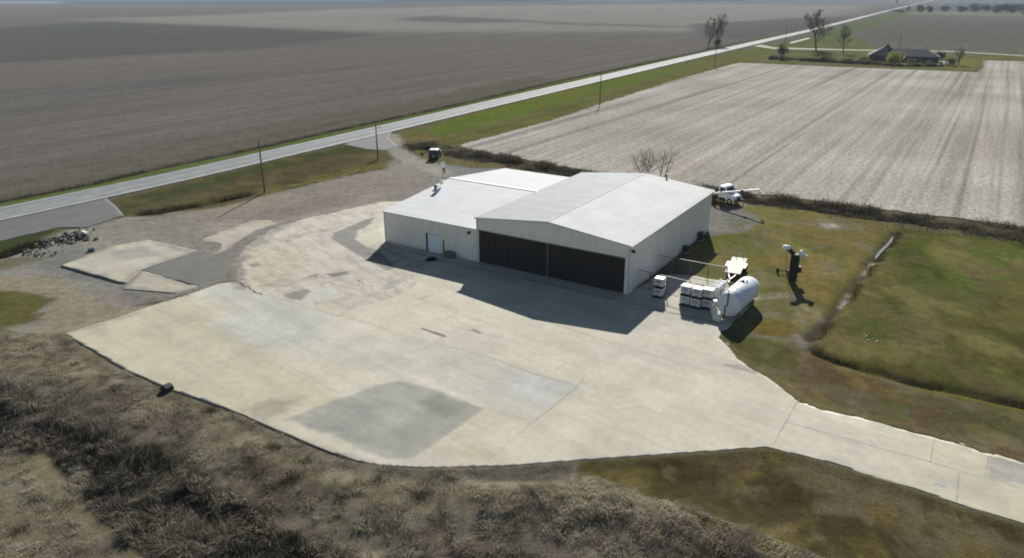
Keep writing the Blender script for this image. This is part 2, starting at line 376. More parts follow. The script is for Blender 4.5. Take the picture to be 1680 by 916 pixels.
    line([(335, 334), (400, 320), (470, 302), (560, 284), (610, 266)], (84, 78, 56), .9, .4, .6, .7)
    lay([(-400, 470), (-300, 430), (0, 370), (60, 373), (100, 377), (70, 390), (30, 405), (0, 416), (-60, 424)], (70, 80, 44), .6, 1., A=0, var=.2)
    # ---- yard: gravel, dirt
    yd = [(-100, 470), (0, 422), (60, 398), (100, 378), (142, 373), (205, 355), (290, 353), (360, 342), (430, 322), (560, 291), (650, 272), (670, 258), (700, 264), (770, 276), (840, 276), (960, 296), (1010, 330), (700, 480), (105, 560), (40, 548), (-60, 520)]
    lay(yd, (150, 145, 134), .6, 1., A=0, var=.15)
    lay([(420, 330), (560, 296), (650, 276), (700, 290), (640, 325), (540, 345), (430, 366), (330, 372), (300, 360)], (154, 145, 132), 1.5, 2., .8)
    lay([(330, 372), (480, 330), (560, 318), (640, 315), (620, 335), (540, 350), (480, 363), (430, 378), (350, 385)], (166, 157, 144), 1.2, 2., .75)
    lay([(380, 360), (520, 322), (600, 318), (560, 338), (430, 368)], (136, 129, 120), 1.2, 2., .6)
    lay([(255, 348), (330, 344), (420, 327), (470, 318), (470, 330), (380, 348), (290, 358)], (160, 153, 132), .8, 1.5, .7)
    lay([(140, 376), (205, 357), (290, 355), (330, 365), (250, 385), (180, 385)], (150, 146, 138), 1., 1.5, .7)
    lay([(720, 268), (775, 276), (840, 278), (800, 288), (740, 284)], (142, 142, 145), 1., 1., .8)
    lay([(640, 262), (660, 255), (700, 272), (720, 285), (660, 300), (630, 290)], (158, 152, 140), .8, 1., .7)
    lay([(40, 412), (130, 405), (190, 470), (260, 500), (170, 470), (100, 450), (50, 440)], (134, 135, 130), 1.2, 1.5, .8)
    lay([(-80, 450), (0, 448), (90, 458), (140, 480), (200, 505), (250, 500), (180, 527), (105, 549), (60, 540), (90, 500), (60, 476), (-80, 480)], (160, 146, 120), 1., 1.5, .85)
    lay([(-200, 500), (-80, 478), (0, 478), (70, 482), (96, 490), (70, 506), (50, 530), (0, 540), (-200, 545)], (98, 96, 48), .7, 1.2, .95, var=.25)
    lay([(-200, 440), (0, 425), (40, 420), (70, 425), (30, 440), (-200, 465)], (122, 113, 82), .8, 1.2, .8)
    line([(228, 500), (262, 497), (245, 505)], (84, 72, 58), .8, .5, .6, .7)
    line([(640, 222), (648, 240), (662, 254), (690, 268), (725, 284)], (172, 167, 155), 5., .8, .7, .85)
    # grass along the gravel drive to the brush
    lay([(655, 240), (690, 246), (760, 262), (850, 278), (960, 296), (1010, 305), (850, 279), (770, 274), (715, 267), (680, 254)], (122, 114, 76), .5, .6, .9)
    # ---- lawn east of the hangar
    la = [(1160, 320), (1240, 322), (1300, 335), (1400, 354), (1470, 372), (1455, 405), (1400, 472), (1370, 510), (1345, 540), (1330, 562), (1200, 556), (1178, 548), (1240, 486), (1120, 450), (1078, 454), (1030, 486), (1080, 400)]
    lay(la, (126, 118, 68), .5, .8, A=0, var=.32)
    for p in ([(1165, 392), (1215, 384), (1260, 398), (1240, 425), (1195, 420)], [(1240, 425), (1290, 440), (1300, 470), (1255, 478), (1235, 455)], [(1110, 440), (1170, 425), (1190, 445), (1150, 460)]):
        lay(p, (106, 114, 52), 2, 2.5, .75)
    for p in ([(1300, 360), (1400, 372), (1430, 390), (1380, 410), (1300, 400)], [(1320, 470), (1380, 460), (1370, 490), (1330, 500)]):
        lay(p, (128, 112, 62), 2, 2.5, .7)
    lay([(1170, 415), (1215, 405), (1230, 415), (1185, 428)], (122, 116, 98), 1., 1.5, .6)
    lay([(1225, 385), (1270, 380), (1262, 400), (1238, 405)], (118, 114, 96), 1., 1.5, .5)
    lay([(1150, 352), (1170, 340), (1205, 340), (1245, 352), (1253, 364), (1218, 380), (1170, 384), (1150, 384)], (136, 134, 128), .6, 1., .9)
    lay([(1195, 360), (1230, 355), (1240, 365), (1205, 374)], (114, 118, 84), 1., 1.2, .6)
    lay([(1215, 332), (1245, 330), (1242, 338), (1215, 338)], (172, 165, 138), .6, .7, .8)
    lay([(1330, 367), (1350, 362), (1385, 370), (1385, 376), (1350, 376)], (150, 148, 140), .8, .8, .8)
    lay([(1345, 368), (1362, 366), (1376, 371), (1360, 374)], (205, 203, 196), .5, .6, .9)
    # bare soil tracks
    line([(1243, 490), (1270, 484), (1300, 484), (1325, 500), (1342, 520), (1352, 528)], (176, 163, 142), 1.6, .4, .6, .85)
    line([(1300, 484), (1302, 505), (1320, 520)], (150, 138, 118), 1.2, .4, .6, .8)
    line([(1215, 516), (1260, 514), (1300, 518), (1330, 530), (1350, 532)], (138, 124, 104), 1.6, .5, .8, .8)
    line([(1198, 552), (1240, 550), (1290, 556), (1315, 556), (1345, 540)], (134, 126, 108), 1.1, .5, .6, .8)
    line([(1315, 545), (1318, 560), (1335, 578)], (140, 134, 116), 1.8, .5, .7, .9)
    lay([(1240, 530), (1290, 526), (1312, 540), (1290, 552), (1245, 548)], (120, 104, 46), .5, .6, .8)
    # ---- meadow beyond the ditch
    lb = [(1474, 375), (1600, 388), (1700, 400), (2000, 440), (2000, 760), (1700, 690), (1500, 636), (1400, 608), (1345, 582), (1336, 560), (1352, 540), (1378, 508), (1405, 478), (1430, 440), (1460, 404)]
    lay(lb, (98, 101, 50), .5, .7, A=0, var=.38)
    lay([(1490, 390), (1600, 400), (1720, 420), (1700, 470), (1600, 480), (1500, 450), (1470, 420)], (96, 108, 44), 4, 4, .75)
    lay([(1540, 420), (1640, 430), (1640, 470), (1560, 470)], (98, 114, 42), 4, 4, .6)
    lay([(1440, 420), (1480, 440), (1440, 500), (1390, 550), (1350, 560), (1380, 510)], (118, 107, 62), 2, 2.5, .7)
    lay([(1500, 470), (1580, 480), (1570, 560), (1490, 560), (1450, 520)], (112, 103, 72), 3, 4, .6)
    lay([(1620, 460), (1800, 450), (1800, 560), (1650, 580), (1600, 520)], (114, 105, 58), 3, 4, .65)
    lay([(1345, 560), (1420, 560), (1500, 590), (1600, 610), (1600, 640), (1500, 622), (1400, 600)], (88, 78, 48), 2, 3, .7)
    line(None, (104, 96, 82), 1.1, .4, .9, .85, world=DITCH)
    line(None, (78, 72, 60), .45, .25, .7, .8, world=DITCH)
    line([(1434, 428), (1424, 436), (1416, 446)], (176, 170, 154), .5, .25, .5, .8)
    line([(1385, 494), (1378, 500)], (176, 170, 154), .5, .25, .5, .8)
    line([(1398, 478), (1385, 492)], (170, 160, 140), .8, .3, .5, .7)
    line(None, (58, 56, 34), 1.1, .4, .4, .85, world=SWALE)
    line([(1345, 592), (1420, 612), (1500, 634), (1600, 655), (1700, 678)], (116, 110, 50), 1.2, .6, .6, .7)
    # ---- strip between taxiway and swale
    sb = [(1180, 557), (1200, 552), (1330, 575), (1420, 612), (1500, 636), (1700, 684), (2000, 760), (2000, 850), (1680, 764), (1500, 712), (1400, 686), (1310, 660), (1258, 621), (1210, 590)]
    lay(sb, (116, 107, 76), .4, .6, A=0, var=.3)
    lay([(1185, 550), (1230, 552), (1300, 575), (1290, 590), (1230, 590), (1195, 566)], (92, 98, 44), 1., 1.2, .8)
    lay([(1290, 590), (1400, 610), (1440, 640), (1380, 640), (1310, 620)], (98, 76, 50), 1., 1.5, .7)
    lay([(1500, 645), (1680, 690), (1680, 715), (1600, 700), (1500, 672)], (88, 90, 52), 1., 1.5, .7)
    lay([(1330, 640), (1420, 640), (1500, 680), (1460, 690), (1380, 670)], (118, 108, 84), 1., 1.5, .7)
    # ---- foreground right
    fr = [(700, 770), (830, 768), (950, 759), (1258, 738), (1400, 777), (1500, 806), (1570, 832), (1680, 864), (2100, 990), (2100, 1300), (1250, 1300), (1100, 835), (930, 800), (720, 795)]
    lay(fr, (104, 94, 64), .3, .5, A=0, var=.25)
    lay([(1050, 770), (1200, 760), (1300, 790), (1420, 850), (1500, 900), (1400, 940), (1250, 880), (1120, 830)], (74, 67, 42), 1.8, 2.2, .8, var=.2)
    lay([(980, 770), (1060, 765), (1080, 790), (1020, 800), (970, 790)], (116, 104, 60), .8, 1., .7)
    lay([(1330, 775), (1480, 812), (1560, 850), (1500, 850), (1400, 820), (1320, 790)], (116, 106, 82), .8, 1., .75)
    lay([(1520, 870), (1640, 880), (1700, 920), (1560, 940), (1480, 900)], (112, 102, 78), 1., 1.2, .7)
    # ---- the bank, the thicket floor and the rough grass this side of it
    bk = np.vstack([APW[:14] , PX([(950, 762), (945, 800), (1100, 838), (1250, 1300), (-1500, 1300), (-900, 620), (-200, 548), (0, 546)])])
    lay(None, (136, 128, 108), .25, .3, A=0, var=.22, world=bk)
    for p, col in (([(-100, 556), (60, 572), (180, 630), (240, 660), (100, 620), (-100, 590)], (124, 115, 88)), ([(430, 745), (560, 780), (690, 800), (720, 840), (600, 830), (480, 790)], (128, 120, 92)),
                   ([(260, 640), (330, 665), (420, 700), (380, 720), (290, 680)], (104, 88, 70)), ([(700, 800), (900, 812), (1100, 850), (1180, 900), (1000, 870), (760, 850)], (128, 116, 98))):
        lay(p, col, .7, 1., .7)
    lay([(740, 775), (820, 766), (945, 761), (945, 806), (900, 805), (800, 800)], (100, 95, 84), .4, .6, .85)
    lay([(800, 782), (900, 778), (940, 790), (900, 800), (810, 796)], (76, 72, 64), .4, .6, .7)
    br = [(-250, 622), (0, 630), (60, 652), (150, 694), (260, 738), (350, 780), (420, 836), (520, 886), (610, 912), (720, 903), (900, 914), (1030, 960), (1150, 1040), (1230, 1090), (300, 1030), (212, 912), (150, 846), (104, 780), (78, 752), (0, 738), (-250, 712)]
    lay(br, (50, 46, 36), .6, .9, A=0)
    line([(-60, 785), (0, 782), (35, 762), (62, 757), (72, 775), (95, 808), (140, 848), (195, 893), (260, 950)], (128, 120, 92), .8, .25, .3, .9)
    line([(55, 752), (66, 760), (72, 778)], (132, 122, 92), 1.4, .3, .4, .8)
    lay([(-300, 800), (60, 800), (150, 880), (200, 960), (100, 1100), (-400, 1100)], (122, 112, 90), 1., 1.2, .6)
    def mottle(px, col, scale, thr, amt, seed, soft=.13):
        P = PX(px); m = (x > P[:, 0].min()) & (x < P[:, 0].max()) & (y > P[:, 1].min()) & (y < P[:, 1].max())
        f = sm(thr - .02, thr + soft, fbm(x[m], y[m] * .8, scale, 7, seed) + .5 * w2[m] * .4) * sm(.6, -.8, sdf(x[m], y[m], P) + 1.5 * w1[m]) * amt * .85
        put(m, f, col, 0, None)
    mea = [(1476, 380), (1750, 408), (1900, 720), (1500, 630), (1400, 602), (1350, 575), (1382, 512), (1440, 440)]
    mottle(mea, (138, 127, 74), 6., .52, .75, 201); mottle(mea, (70, 76, 32), 5., .55, .7, 203); mottle(mea, (112, 98, 70), 4., .58, .7, 205)
    lwn = [(1245, 490), (1190, 450), (1190, 400), (1250, 370), (1330, 345), (1460, 374), (1436, 415), (1395, 468), (1360, 508), (1330, 540), (1240, 500)]
    mottle(lwn, (140, 124, 66), 5., .53, .75, 211); mottle(lwn, (96, 100, 44), 4., .55, .7, 213); mottle(lwn, (134, 126, 104), 3., .6, .6, 215)
    cor = [(960, 764), (1258, 741), (1400, 780), (1700, 875), (1800, 1100), (1350, 1000), (1110, 835), (960, 802)]
    mottle(cor, (124, 108, 56), 2.6, .53, .75, 221); mottle(cor, (66, 60, 32), 2.2, .54, .75, 223); mottle(cor, (122, 112, 88), 2., .57, .7, 225)
    stp = [(1190, 560), (1330, 578), (1500, 638), (1750, 700), (1900, 820), (1680, 764), (1500, 712), (1320, 660), (1260, 620)]
    mottle(stp, (130, 114, 66), 3., .53, .75, 231); mottle(stp, (100, 76, 50), 2.6, .56, .7, 233); mottle(stp, (88, 96, 46), 3., .57, .75, 235); mottle(stp, (132, 120, 96), 2.4, .56, .6, 237)
    vrg = [(640, 226), (763, 190), (966, 138), (1120, 106), (1262, 75), (1100, 134), (900, 199), (756, 236)]
    mottle(vrg, (124, 112, 66), 5., .55, .6, 241); mottle(st, (118, 104, 66), 4., .54, .6, 243); mottle(st, (70, 66, 42), 3., .57, .6, 245)
    bnk = [(0, 546), (105, 552), (280, 645), (470, 722), (640, 775), (760, 785), (940, 812), (1100, 850), (1000, 905), (700, 880), (480, 850), (260, 725), (0, 620)]
    mottle(bnk, (150, 140, 114), 2.2, .5, .7, 251); mottle(bnk, (98, 86, 70), 1.8, .56, .65, 253); mottle(bnk, (74, 68, 52), 1.2, .62, .75, 255)
    i = np.arange(na * nr).reshape(nr, na)
    F = np.stack([i[:-1, :-1], i[:-1, 1:], i[1:, 1:], i[1:, :-1]], -1).reshape(-1, 4)[:, ::-1]
    wrap = np.stack([i[:-1, -1], i[:-1, 0], i[1:, 0], i[1:, -1]], -1)[:, ::-1]
    F = np.vstack([F, wrap])
    co = np.stack([x, y, z], -1)
    fx = x[F].mean(1); fy = y[F].mean(1)
    inleft = sdf(fx, fy, np.vstack([rc + nrm * 12, [(9000, 12000), (-9000, 12000), (-9000, -50), rc[0] + nrm * 60]])) < 0
    GM = ground_mat()
    for nm, sel in (('ground', ~inleft), ('tilled_field', inleft)):
        f = F[sel]; u, inv = np.unique(f, return_inverse=True)
        o = npmesh(nm, co[u], inv.reshape(-1, 4), 4, GM, c[u], True); tag(o, kind='structure')
    # hole in the middle, right under the camera
    n = na; vs = [(0, 0, -.05)] + [tuple(co[k]) for k in range(na)]
    o = npmesh('ground', np.array(vs), np.array([(0, 1 + (k + 1) % n, 1 + k) for k in range(n)]), 3, GM, np.array([[*alb((104, 92, 72)), 0]] * (n + 1)))
    tag(o, kind='structure')
ground()

# ---------------------------------------------------------------- paved sheets
def gridslab(name, poly, cell, m, top, skirt, colfn, rot=THETA, jit=0.):
    """a slab gridded along the hangar axes, its rim snapped to the outline"""
    Rm = np.array([[math.cos(rot), math.sin(rot)], [-math.sin(rot), math.cos(rot)]])
    lp = poly @ Rm.T; x0, y0 = lp.min(0) - cell; x1, y1 = lp.max(0) + cell
    nx = int((x1 - x0) / cell) + 1; ny = int((y1 - y0) / cell) + 1
    gx, gy = np.meshgrid(x0 + np.arange(nx) * cell, y0 + np.arange(ny) * cell)
    i = np.arange(nx * ny).reshape(ny, nx)
    F = np.stack([i[:-1, :-1], i[:-1, 1:], i[1:, 1:], i[1:, :-1]], -1).reshape(-1, 4)
    X, Y = gx.ravel(), gy.ravel()
    F = F[sdf(X[F].mean(1), Y[F].mean(1), lp) < 0]
    u, inv = np.unique(F, return_inverse=True); F = inv.reshape(-1, 4); X, Y = X[u].copy(), Y[u].copy()
    E = np.stack([F, np.roll(F, -1, 1)], -1).reshape(-1, 2); key = np.sort(E, 1)
    _, idx, cnt = np.unique(key, axis=0, return_index=True, return_counts=True); be = E[idx[cnt == 1]]
    b = np.unique(be)
    for k in range(len(lp)):                       # snap
        pass
    bx, by = X[b], Y[b]; best = np.full(len(b), 1e18); sx, sy = bx.copy(), by.copy()
    for k in range(len(lp)):
        ax, ay = lp[k]; cx, cy = lp[(k + 1) % len(lp)]; ex, ey = cx - ax, cy - ay
        t = np.clip(((bx - ax) * ex + (by - ay) * ey) / (ex * ex + ey * ey + 1e-9), 0, 1)
        qx, qy = ax + ex * t, ay + ey * t; d = (qx - bx) ** 2 + (qy - by) ** 2; mm = d < best
        best[mm] = d[mm]; sx[mm] = qx[mm]; sy[mm] = qy[mm]
    if jit:
        wx = sx * Rm[0, 0] + sy * Rm[1, 0]; wy = sx * Rm[0, 1] + sy * Rm[1, 1]
        jit = jit * np.clip(.3 + .7 * ((wx > 12) | (wy > 92)), 0, 1)
        sx = sx + jit * 2 * (fbm(wx, wy, 1.4, 3, 111) - .5) * 1.5; sy = sy + jit * 2 * (fbm(wx, wy, 1.4, 3, 117) - .5) * 1.5
    X[b], Y[b] = sx, sy
    n = len(X); co = np.stack([X, Y, np.full(n, top)], -1)
    W = np.stack([X, Y], -1) @ Rm
    cols = colfn(W[:, 0], W[:, 1])
    sk = np.concatenate([co[b] - [0, 0, skirt]]); mp = -np.ones(n, int); mp[b] = n + np.arange(len(b))
    SF = np.stack([be[:, 1], be[:, 0], mp[be[:, 0]], mp[be[:, 1]]], -1)
    o = npmesh(name, np.vstack([co, sk]), np.vstack([F, SF]), 4, m, np.vstack([cols, cols[b]]))
    o.rotation_euler = (0, 0, rot); return tag(o, kind='structure')
CONC = concrete_mat()
def paint(x, y, base, layers, lines=(), rim=None):
    c = np.empty((len(x), 4)); c[:, :3] = alb(base); c[:, 3] = 0
    # every pour has its own tone: panels along the hangar axes
    a = x * U[0] + y * U[1]; b = x * V[0] + y * V[1]
    pid = _h(np.floor(a / 7.3).astype(np.int64), np.floor((b + 1) / 6.1).astype(np.int64), 5)
    pid2 = _h(np.floor(a / 7.3).astype(np.int64), np.floor((b + 1) / 6.1).astype(np.int64), 9)
    c[:, :3] *= (1 + .09 * (pid - .5))[:, None]; c[:, 2] *= 1 + .07 * (pid2 - .5)
    w1 = fbm(x, y, 3., 5, 41) - .5; w2 = fbm(x, y, .8, 3, 43) - .5
    mot = 1 + .34 * (fbm(x + y * .3, y, 1.7, 5, 51) - .5); mot2 = 1 + .5 * (fbm(a * .25, b, 1.3, 5, 53) - .5)
    for px, col, soft, warp, amt, A in layers:
        d = sdf(x, y, PX(px)) + warp * (w1 * 2 + w2); f = sm(soft, -soft, d) * amt
        k = mot * mot2 if max(col) < 166 else 1 + (mot - 1) * .4
        c[:, :3] = c[:, :3] * (1 - f[:, None]) + alb(col) * (k * np.ones(len(x)))[:, None] * f[:, None]
        if A is not None: c[:, 3] = c[:, 3] * (1 - f) + A * f
    if rim is not None:
        d = -sdf(x, y, rim) + 2.2 * w1 + 1.6 * w2; f = sm(1.5, -.1, d) * .85
        c[:, :3] = c[:, :3] * (1 - f[:, None]) + alb((150, 145, 133)) * f[:, None]
    for px, col, wd, soft, warp, amt in lines:
        d = dline(x, y, PX(px)) - wd / 2 + warp * (w1 + w2); f = sm(soft, -soft, d) * amt
        c[:, :3] = c[:, :3] * (1 - f[:, None]) + alb(col) * f[:, None]
    return c
OLD = [(384, 466), (384, 420), (400, 398), (430, 380), (480, 364), (540, 350), (622, 332), (625, 400), (700, 440), (680, 470), (640, 490), (590, 510), (556, 520), (423, 484)]
AL = [([(105, 549), (179, 527), (305, 483), (330, 500), (420, 570), (470, 600), (560, 650), (470, 690), (450, 708), (275, 640)], (199, 189, 163), 1.5, 1.5, .8, None),
      ([(340, 530), (420, 500), (520, 530), (540, 560), (430, 572), (370, 556)], (188, 190, 184), .8, .8, .55, None),
      ([(359, 464), (384, 462), (430, 484), (560, 520), (500, 545), (420, 500), (330, 490)], (188, 188, 180), .6, .4, .7, None),
      ([(470, 580), (560, 560), (700, 560), (820, 592), (950, 632), (880, 690), (800, 668), (700, 622), (600, 610)], (196, 193, 182), .5, .5, .6, None),
      ([(820, 606), (870, 612), (948, 634), (900, 672), (830, 650)], (194, 196, 194), .8, .8, .55, None),
      (OLD, (200, 193, 178), .6, .9, .9, .85),
      ([(400, 410), (480, 400), (500, 440), (460, 480), (400, 470)], (200, 184, 162), .8, 1., .6, None),
      ([(510, 500), (556, 505), (570, 510), (551, 519)], (206, 200, 178), .2, .2, .7, 0.),
      ([(505, 476), (548, 470), (552, 484), (520, 495), (500, 494)], (200, 200, 192), .2, .4, .7, 0.),
      ([(545, 394), (548, 384), (600, 361), (614, 358), (604, 372), (588, 378), (584, 394), (600, 405), (622, 412), (650, 440), (636, 445), (594, 424)], (132, 130, 124), .15, .25, .95, .2),
      ([(585, 394), (590, 379), (620, 362), (622, 398), (604, 408)], (200, 196, 178), .2, .2, .9, .2),
      ([(468, 487), (482, 480), (506, 475), (508, 480), (493, 494), (475, 491)], (140, 136, 128), .12, .2, .9, .2),
      ([(534, 451), (570, 446), (571, 450), (547, 457)], (132, 128, 120), .12, .2, .9, .2),
      ([(502, 455), (522, 449), (526, 453), (505, 459)], (140, 132, 122), .15, .3, .8, .2),
      ([(404, 436), (424, 430), (432, 437), (412, 442)], (138, 130, 120), .15, .4, .8, .3),
      ([(384, 465), (384, 430), (398, 420), (402, 440), (396, 462)], (126, 124, 118), .3, .8, .8, .3),
      ([(630, 470), (642, 462), (668, 458), (640, 476), (625, 475)], (160, 156, 148), .15, .2, .7, .2),
      ([(384, 466), (380, 418), (402, 396), (470, 364), (500, 358), (440, 388), (412, 408), (410, 430), (404, 452), (398, 470)], (134, 131, 124), .7, 2.2, .65, .3),
      ([(430, 470), (452, 462), (520, 452), (540, 456), (470, 472)], (168, 160, 148), .3, 1.4, .6, 1.),
      ([(420, 400), (480, 385), (560, 372), (540, 380), (470, 398)], (164, 158, 148), .3, 1.6, .55, 1.),
      ([(466, 690), (560, 656), (600, 637), (660, 624), (705, 638), (795, 671), (705, 736), (675, 752), (625, 752), (560, 722)], (162, 162, 151), .3, .3, .8, .1),
      ([(470, 690), (560, 660), (620, 660), (640, 690), (600, 730), (560, 720)], (138, 140, 136), 1., 1.5, .5, None),
      ([(680, 660), (720, 650), (760, 668), (730, 690)], (126, 126, 118), .7, 1., .55, None),
      ([(600, 720), (690, 690), (720, 700), (690, 735), (630, 745)], (160, 158, 150), .8, 1., .5, None),
      ([(400, 670), (440, 655), (500, 652), (470, 680), (430, 690)], (164, 158, 142), .5, .9, .75, None),
      ([(796, 672), (872, 693), (800, 758), (677, 753)], (206, 196, 172), .2, .25, .55, None),
      ([(720, 735), (790, 733), (830, 752), (760, 758)], (190, 176, 150), .5, .6, .5, None),
      ([(940, 540), (1050, 520), (1180, 560), (1240, 610), (1280, 650), (1100, 610), (1000, 580)], (202, 194, 178), .8, 1., .6, None),
      ([(1060, 500), (1180, 530), (1170, 556), (1030, 545)], (190, 185, 172), .5, .6, .6, None),
      ([(1165, 598), (1210, 600), (1245, 612), (1250, 618), (1200, 606)], (150, 144, 132), .2, .4, .7, None),
      ([(880, 690), (1100, 640), (1260, 690), (1258, 737), (950, 757), (850, 764), (800, 758)], (208, 200, 180), .8, .8, .6, None),
      ([(1526, 760), (1533, 721), (1621, 750), (1616, 784)], (208, 199, 176), .12, .05, .9, None),
      ([(1621, 750), (1680, 763), (1760, 785), (1760, 820), (1680, 800), (1616, 784)], (178, 175, 164), .12, .2, .85, .4),
      ([(1568, 824), (1573, 777), (1680, 804), (1800, 840), (1800, 900), (1680, 862)], (204, 196, 172), .12, .05, .85, None),
      ([(1535, 795), (1551, 800), (1550, 803), (1533, 797)], (150, 165, 190), .08, .05, .9, None)]
AN = [([(384, 466), (384, 430), (398, 402), (430, 380), (480, 364), (540, 351), (620, 333)], (164, 158, 147), .6, .8, 2.2, .6), ([(105, 549), (179, 527), (305, 484)], (156, 146, 124), .9, .7, 1.6, .7), ([(275, 645), (470, 718), (600, 764)], (150, 142, 124), .8, .5, .5, .6), ([(1258, 738), (1400, 778), (1570, 832)], (150, 138, 116), .5, .4, .6, .7),
      ([(693, 541), (730, 554)], (110, 106, 98), .35, .15, .3, .8), ([(777, 543), (787, 548)], (96, 90, 82), .4, .15, .3, .8), ([(690, 492), (742, 474), (730, 470)], (140, 134, 122), .3, .15, .5, .5)]
gridslab('apron', APW, .26, CONC, .10, .35, lambda x, y: paint(x, y, (208, 202, 184), AL, AN), jit=.3)
SLAB1 = PX([(100, 437), (185, 405), (244, 395), (325, 413), (233, 445), (206, 467)])
LOWEDGE = PX([(98, 438), (206, 469)])
gridslab('concrete_slab', SLAB1, .26, CONC, .125, .6, lambda x, y: paint(x, y, (192, 188, 170), [([(180, 415), (240, 405), (260, 420), (200, 432)], (150, 148, 140), .8, 1., .6, .3), ([(190, 440), (250, 440), (210, 464)], (186, 174, 148), .8, 1., .6, None)], rim=SLAB1))
SLAB2 = PX([(201, 476), (211, 466), (234, 445), (326, 472), (304, 484)])
gridslab('concrete_slab', SLAB2, .26, CONC, .108, .3, lambda x, y: paint(x, y, (190, 183, 164), [], rim=SLAB2), jit=.3)
SLAB3 = PX([(318, 402), (345, 388), (420, 361), (470, 367), (430, 381), (379, 409), (359, 417), (325, 412.5)])
gridslab('concrete_slab', SLAB3, .26, CONC, .095, .3, lambda x, y: paint(x, y, (186, 179, 160), [([(318, 402), (470, 367), (359, 417)], (178, 170, 152), 1., 1., .4, .5)], rim=SLAB3), jit=.4)
SLAB4 = PX([(225, 392), (260, 384), (296, 381), (300, 386), (240, 394)])
gridslab('concrete_slab', SLAB4, .2, CONC, .0, .1, lambda x, y: paint(x, y, (178, 172, 156), [([(200, 380), (320, 380), (320, 400), (200, 400)], (172, 166, 150), 1, 1, 1, 1.)], rim=SLAB4), jit=.4)
ASPH = asphalt_mat('patched_asphalt', alb((112, 111, 106)), False, .2, .9)
def patchcol(x, y):
    return np.ones((len(x), 4)) * .1
gridslab('asphalt_patch', PX([(233, 445), (325, 413), (360, 417), (379, 409), (430, 382), (455, 368), (478, 363), (440, 380), (402, 404), (390, 425), (388, 462), (359, 466), (325, 472)]), .3, ASPH, .112, .3, patchcol, jit=.55)
gridslab('driveway', PX([(-250, 455), (0, 358), (60, 347), (172, 323), (190, 338), (203, 353), (142, 374), (95, 374)]), .5, asphalt_mat('drive_asphalt', alb((104, 105, 103)), False, .2, .85), .0, .1, patchcol)
gridslab('driveway', PX([(565, 238), (570, 230), (600, 223), (644, 213), (637, 226), (655, 241), (630, 247), (600, 245)]), .5, MATS.get('x') or bpy.data.materials['drive_asphalt'], .0, .1, patchcol)
gridslab('driveway', PX([(1236, 76), (1248, 73.5), (1270, 78), (1400, 81.5), (1560, 84), (1680, 91), (1680, 93), (1560, 86), (1400, 83.5), (1268, 81)]), 1.2, asphalt_mat('pale_gravel', alb((136, 133, 108)), False, .2, .9), .06, .2, patchcol)
gridslab('driveway', PX([(1295, 70), (1326, 62), (1330, 63.5), (1298, 72)]), .8, concrete_mat('pale_concrete', False, alb((176, 172, 160))), .07, .2, patchcol)
# thin dark joints, cracks and painted shade lines in the paving
def ribbon(V_, F_, px, w, z, jit=.12, step=.6):
    P = PX(px); pts = [P[0]]
    for a, b in zip(P[:-1], P[1:]):
        n = max(1, int(np.linalg.norm(b - a) / step))
        for k in range(1, n + 1): pts.append(a + (b - a) * k / n + rng.normal(0, jit, 2) * (k < n))
    pts = np.array(pts); t = np.gradient(pts, axis=0) if len(pts) > 1 else pts
    nr = np.stack([-t[:, 1], t[:, 0]], -1); nr /= np.linalg.norm(nr, axis=1)[:, None] + 1e-9
    ww = (w / 2 * (rng.uniform(.5, 1.4, len(pts))))[:, None]
    b0 = len(V_)
    for q, s in zip(pts, nr * ww): V_.append((*(q + s), z)); V_.append((*(q - s), z))
    for k in range(len(pts) - 1): F_.append((b0 + 2 * k, b0 + 2 * k + 1, b0 + 2 * k + 3, b0 + 2 * k + 2))
JV, JF = [], []; DV, DF = [], []
for px, w, j in [([(715, 565), (813, 591), (874, 614), (947, 635)], .09, .04), ([(958, 622), (947, 636), (880, 691)], .10, .03), ([(930, 596), (911, 610)], .09, .04),
                 ([(694, 541), (730, 553)], .16, .08), ([(730, 553), (715, 565)], .08, .06), ([(752, 539), (816, 555), (824, 549)], .08, .08), ([(692, 529), (732, 527), (752, 510)], .06, .14),
                 ([(636, 404), (700, 421), (783, 441), (1067, 506)], .16, .02), ([(671, 420), (637, 436)], .16, .05), ([(701, 427), (659, 439)], .16, .06), ([(701, 430), (679, 441)], .16, .06),  # first strip: long front joint, with the slab step's shade painted in
                 ([(714, 428), (749, 436), (783, 446)], .15, .05), ([(423, 483), (455, 489), (556, 520)], .1, .05), ([(556, 520), (606, 486), (640, 480)], .08, .1),
                 ([(365, 557), (430, 572), (474, 551)], .05, .02), ([(1289, 694), (1526, 760), (1577, 775), (1680, 804), (1800, 838)], .10, .03), ([(1269, 731), (1289, 694), (1311, 657)], .08, .03),
                 ([(1526, 760), (1533, 721)], .08, .02), ([(1616, 784), (1621, 750)], .08, .02), ([(1568, 824), (1573, 777)], .08, .02), ([(871, 521), (1039, 576), (1170, 612)], .05, .03),
                 ([(560, 655), (470, 690)], .06, .05), ([(795, 671), (872, 693)], .05, .02), ([(795, 671), (677, 752)], .07, .03), ([(470, 600), (560, 650)], .05, .02), ([(880, 691), (800, 757)], .05, .05),
                 ([(1070, 508), (1180, 532)], .14, .02), ([(600, 610), (715, 565)], .05, .03), ([(1620, 751), (1700, 770)], .07, .06), ([(430, 484), (385, 463)], .25, .15), ([(560, 520), (700, 561)], .06, .03)]:  # first strip: painted shadow of the front fence's top rail
    dk = w > .13; ribbon(DV if dk else JV, DF if dk else JF, px, w * (1 if dk else .8), .104, j)
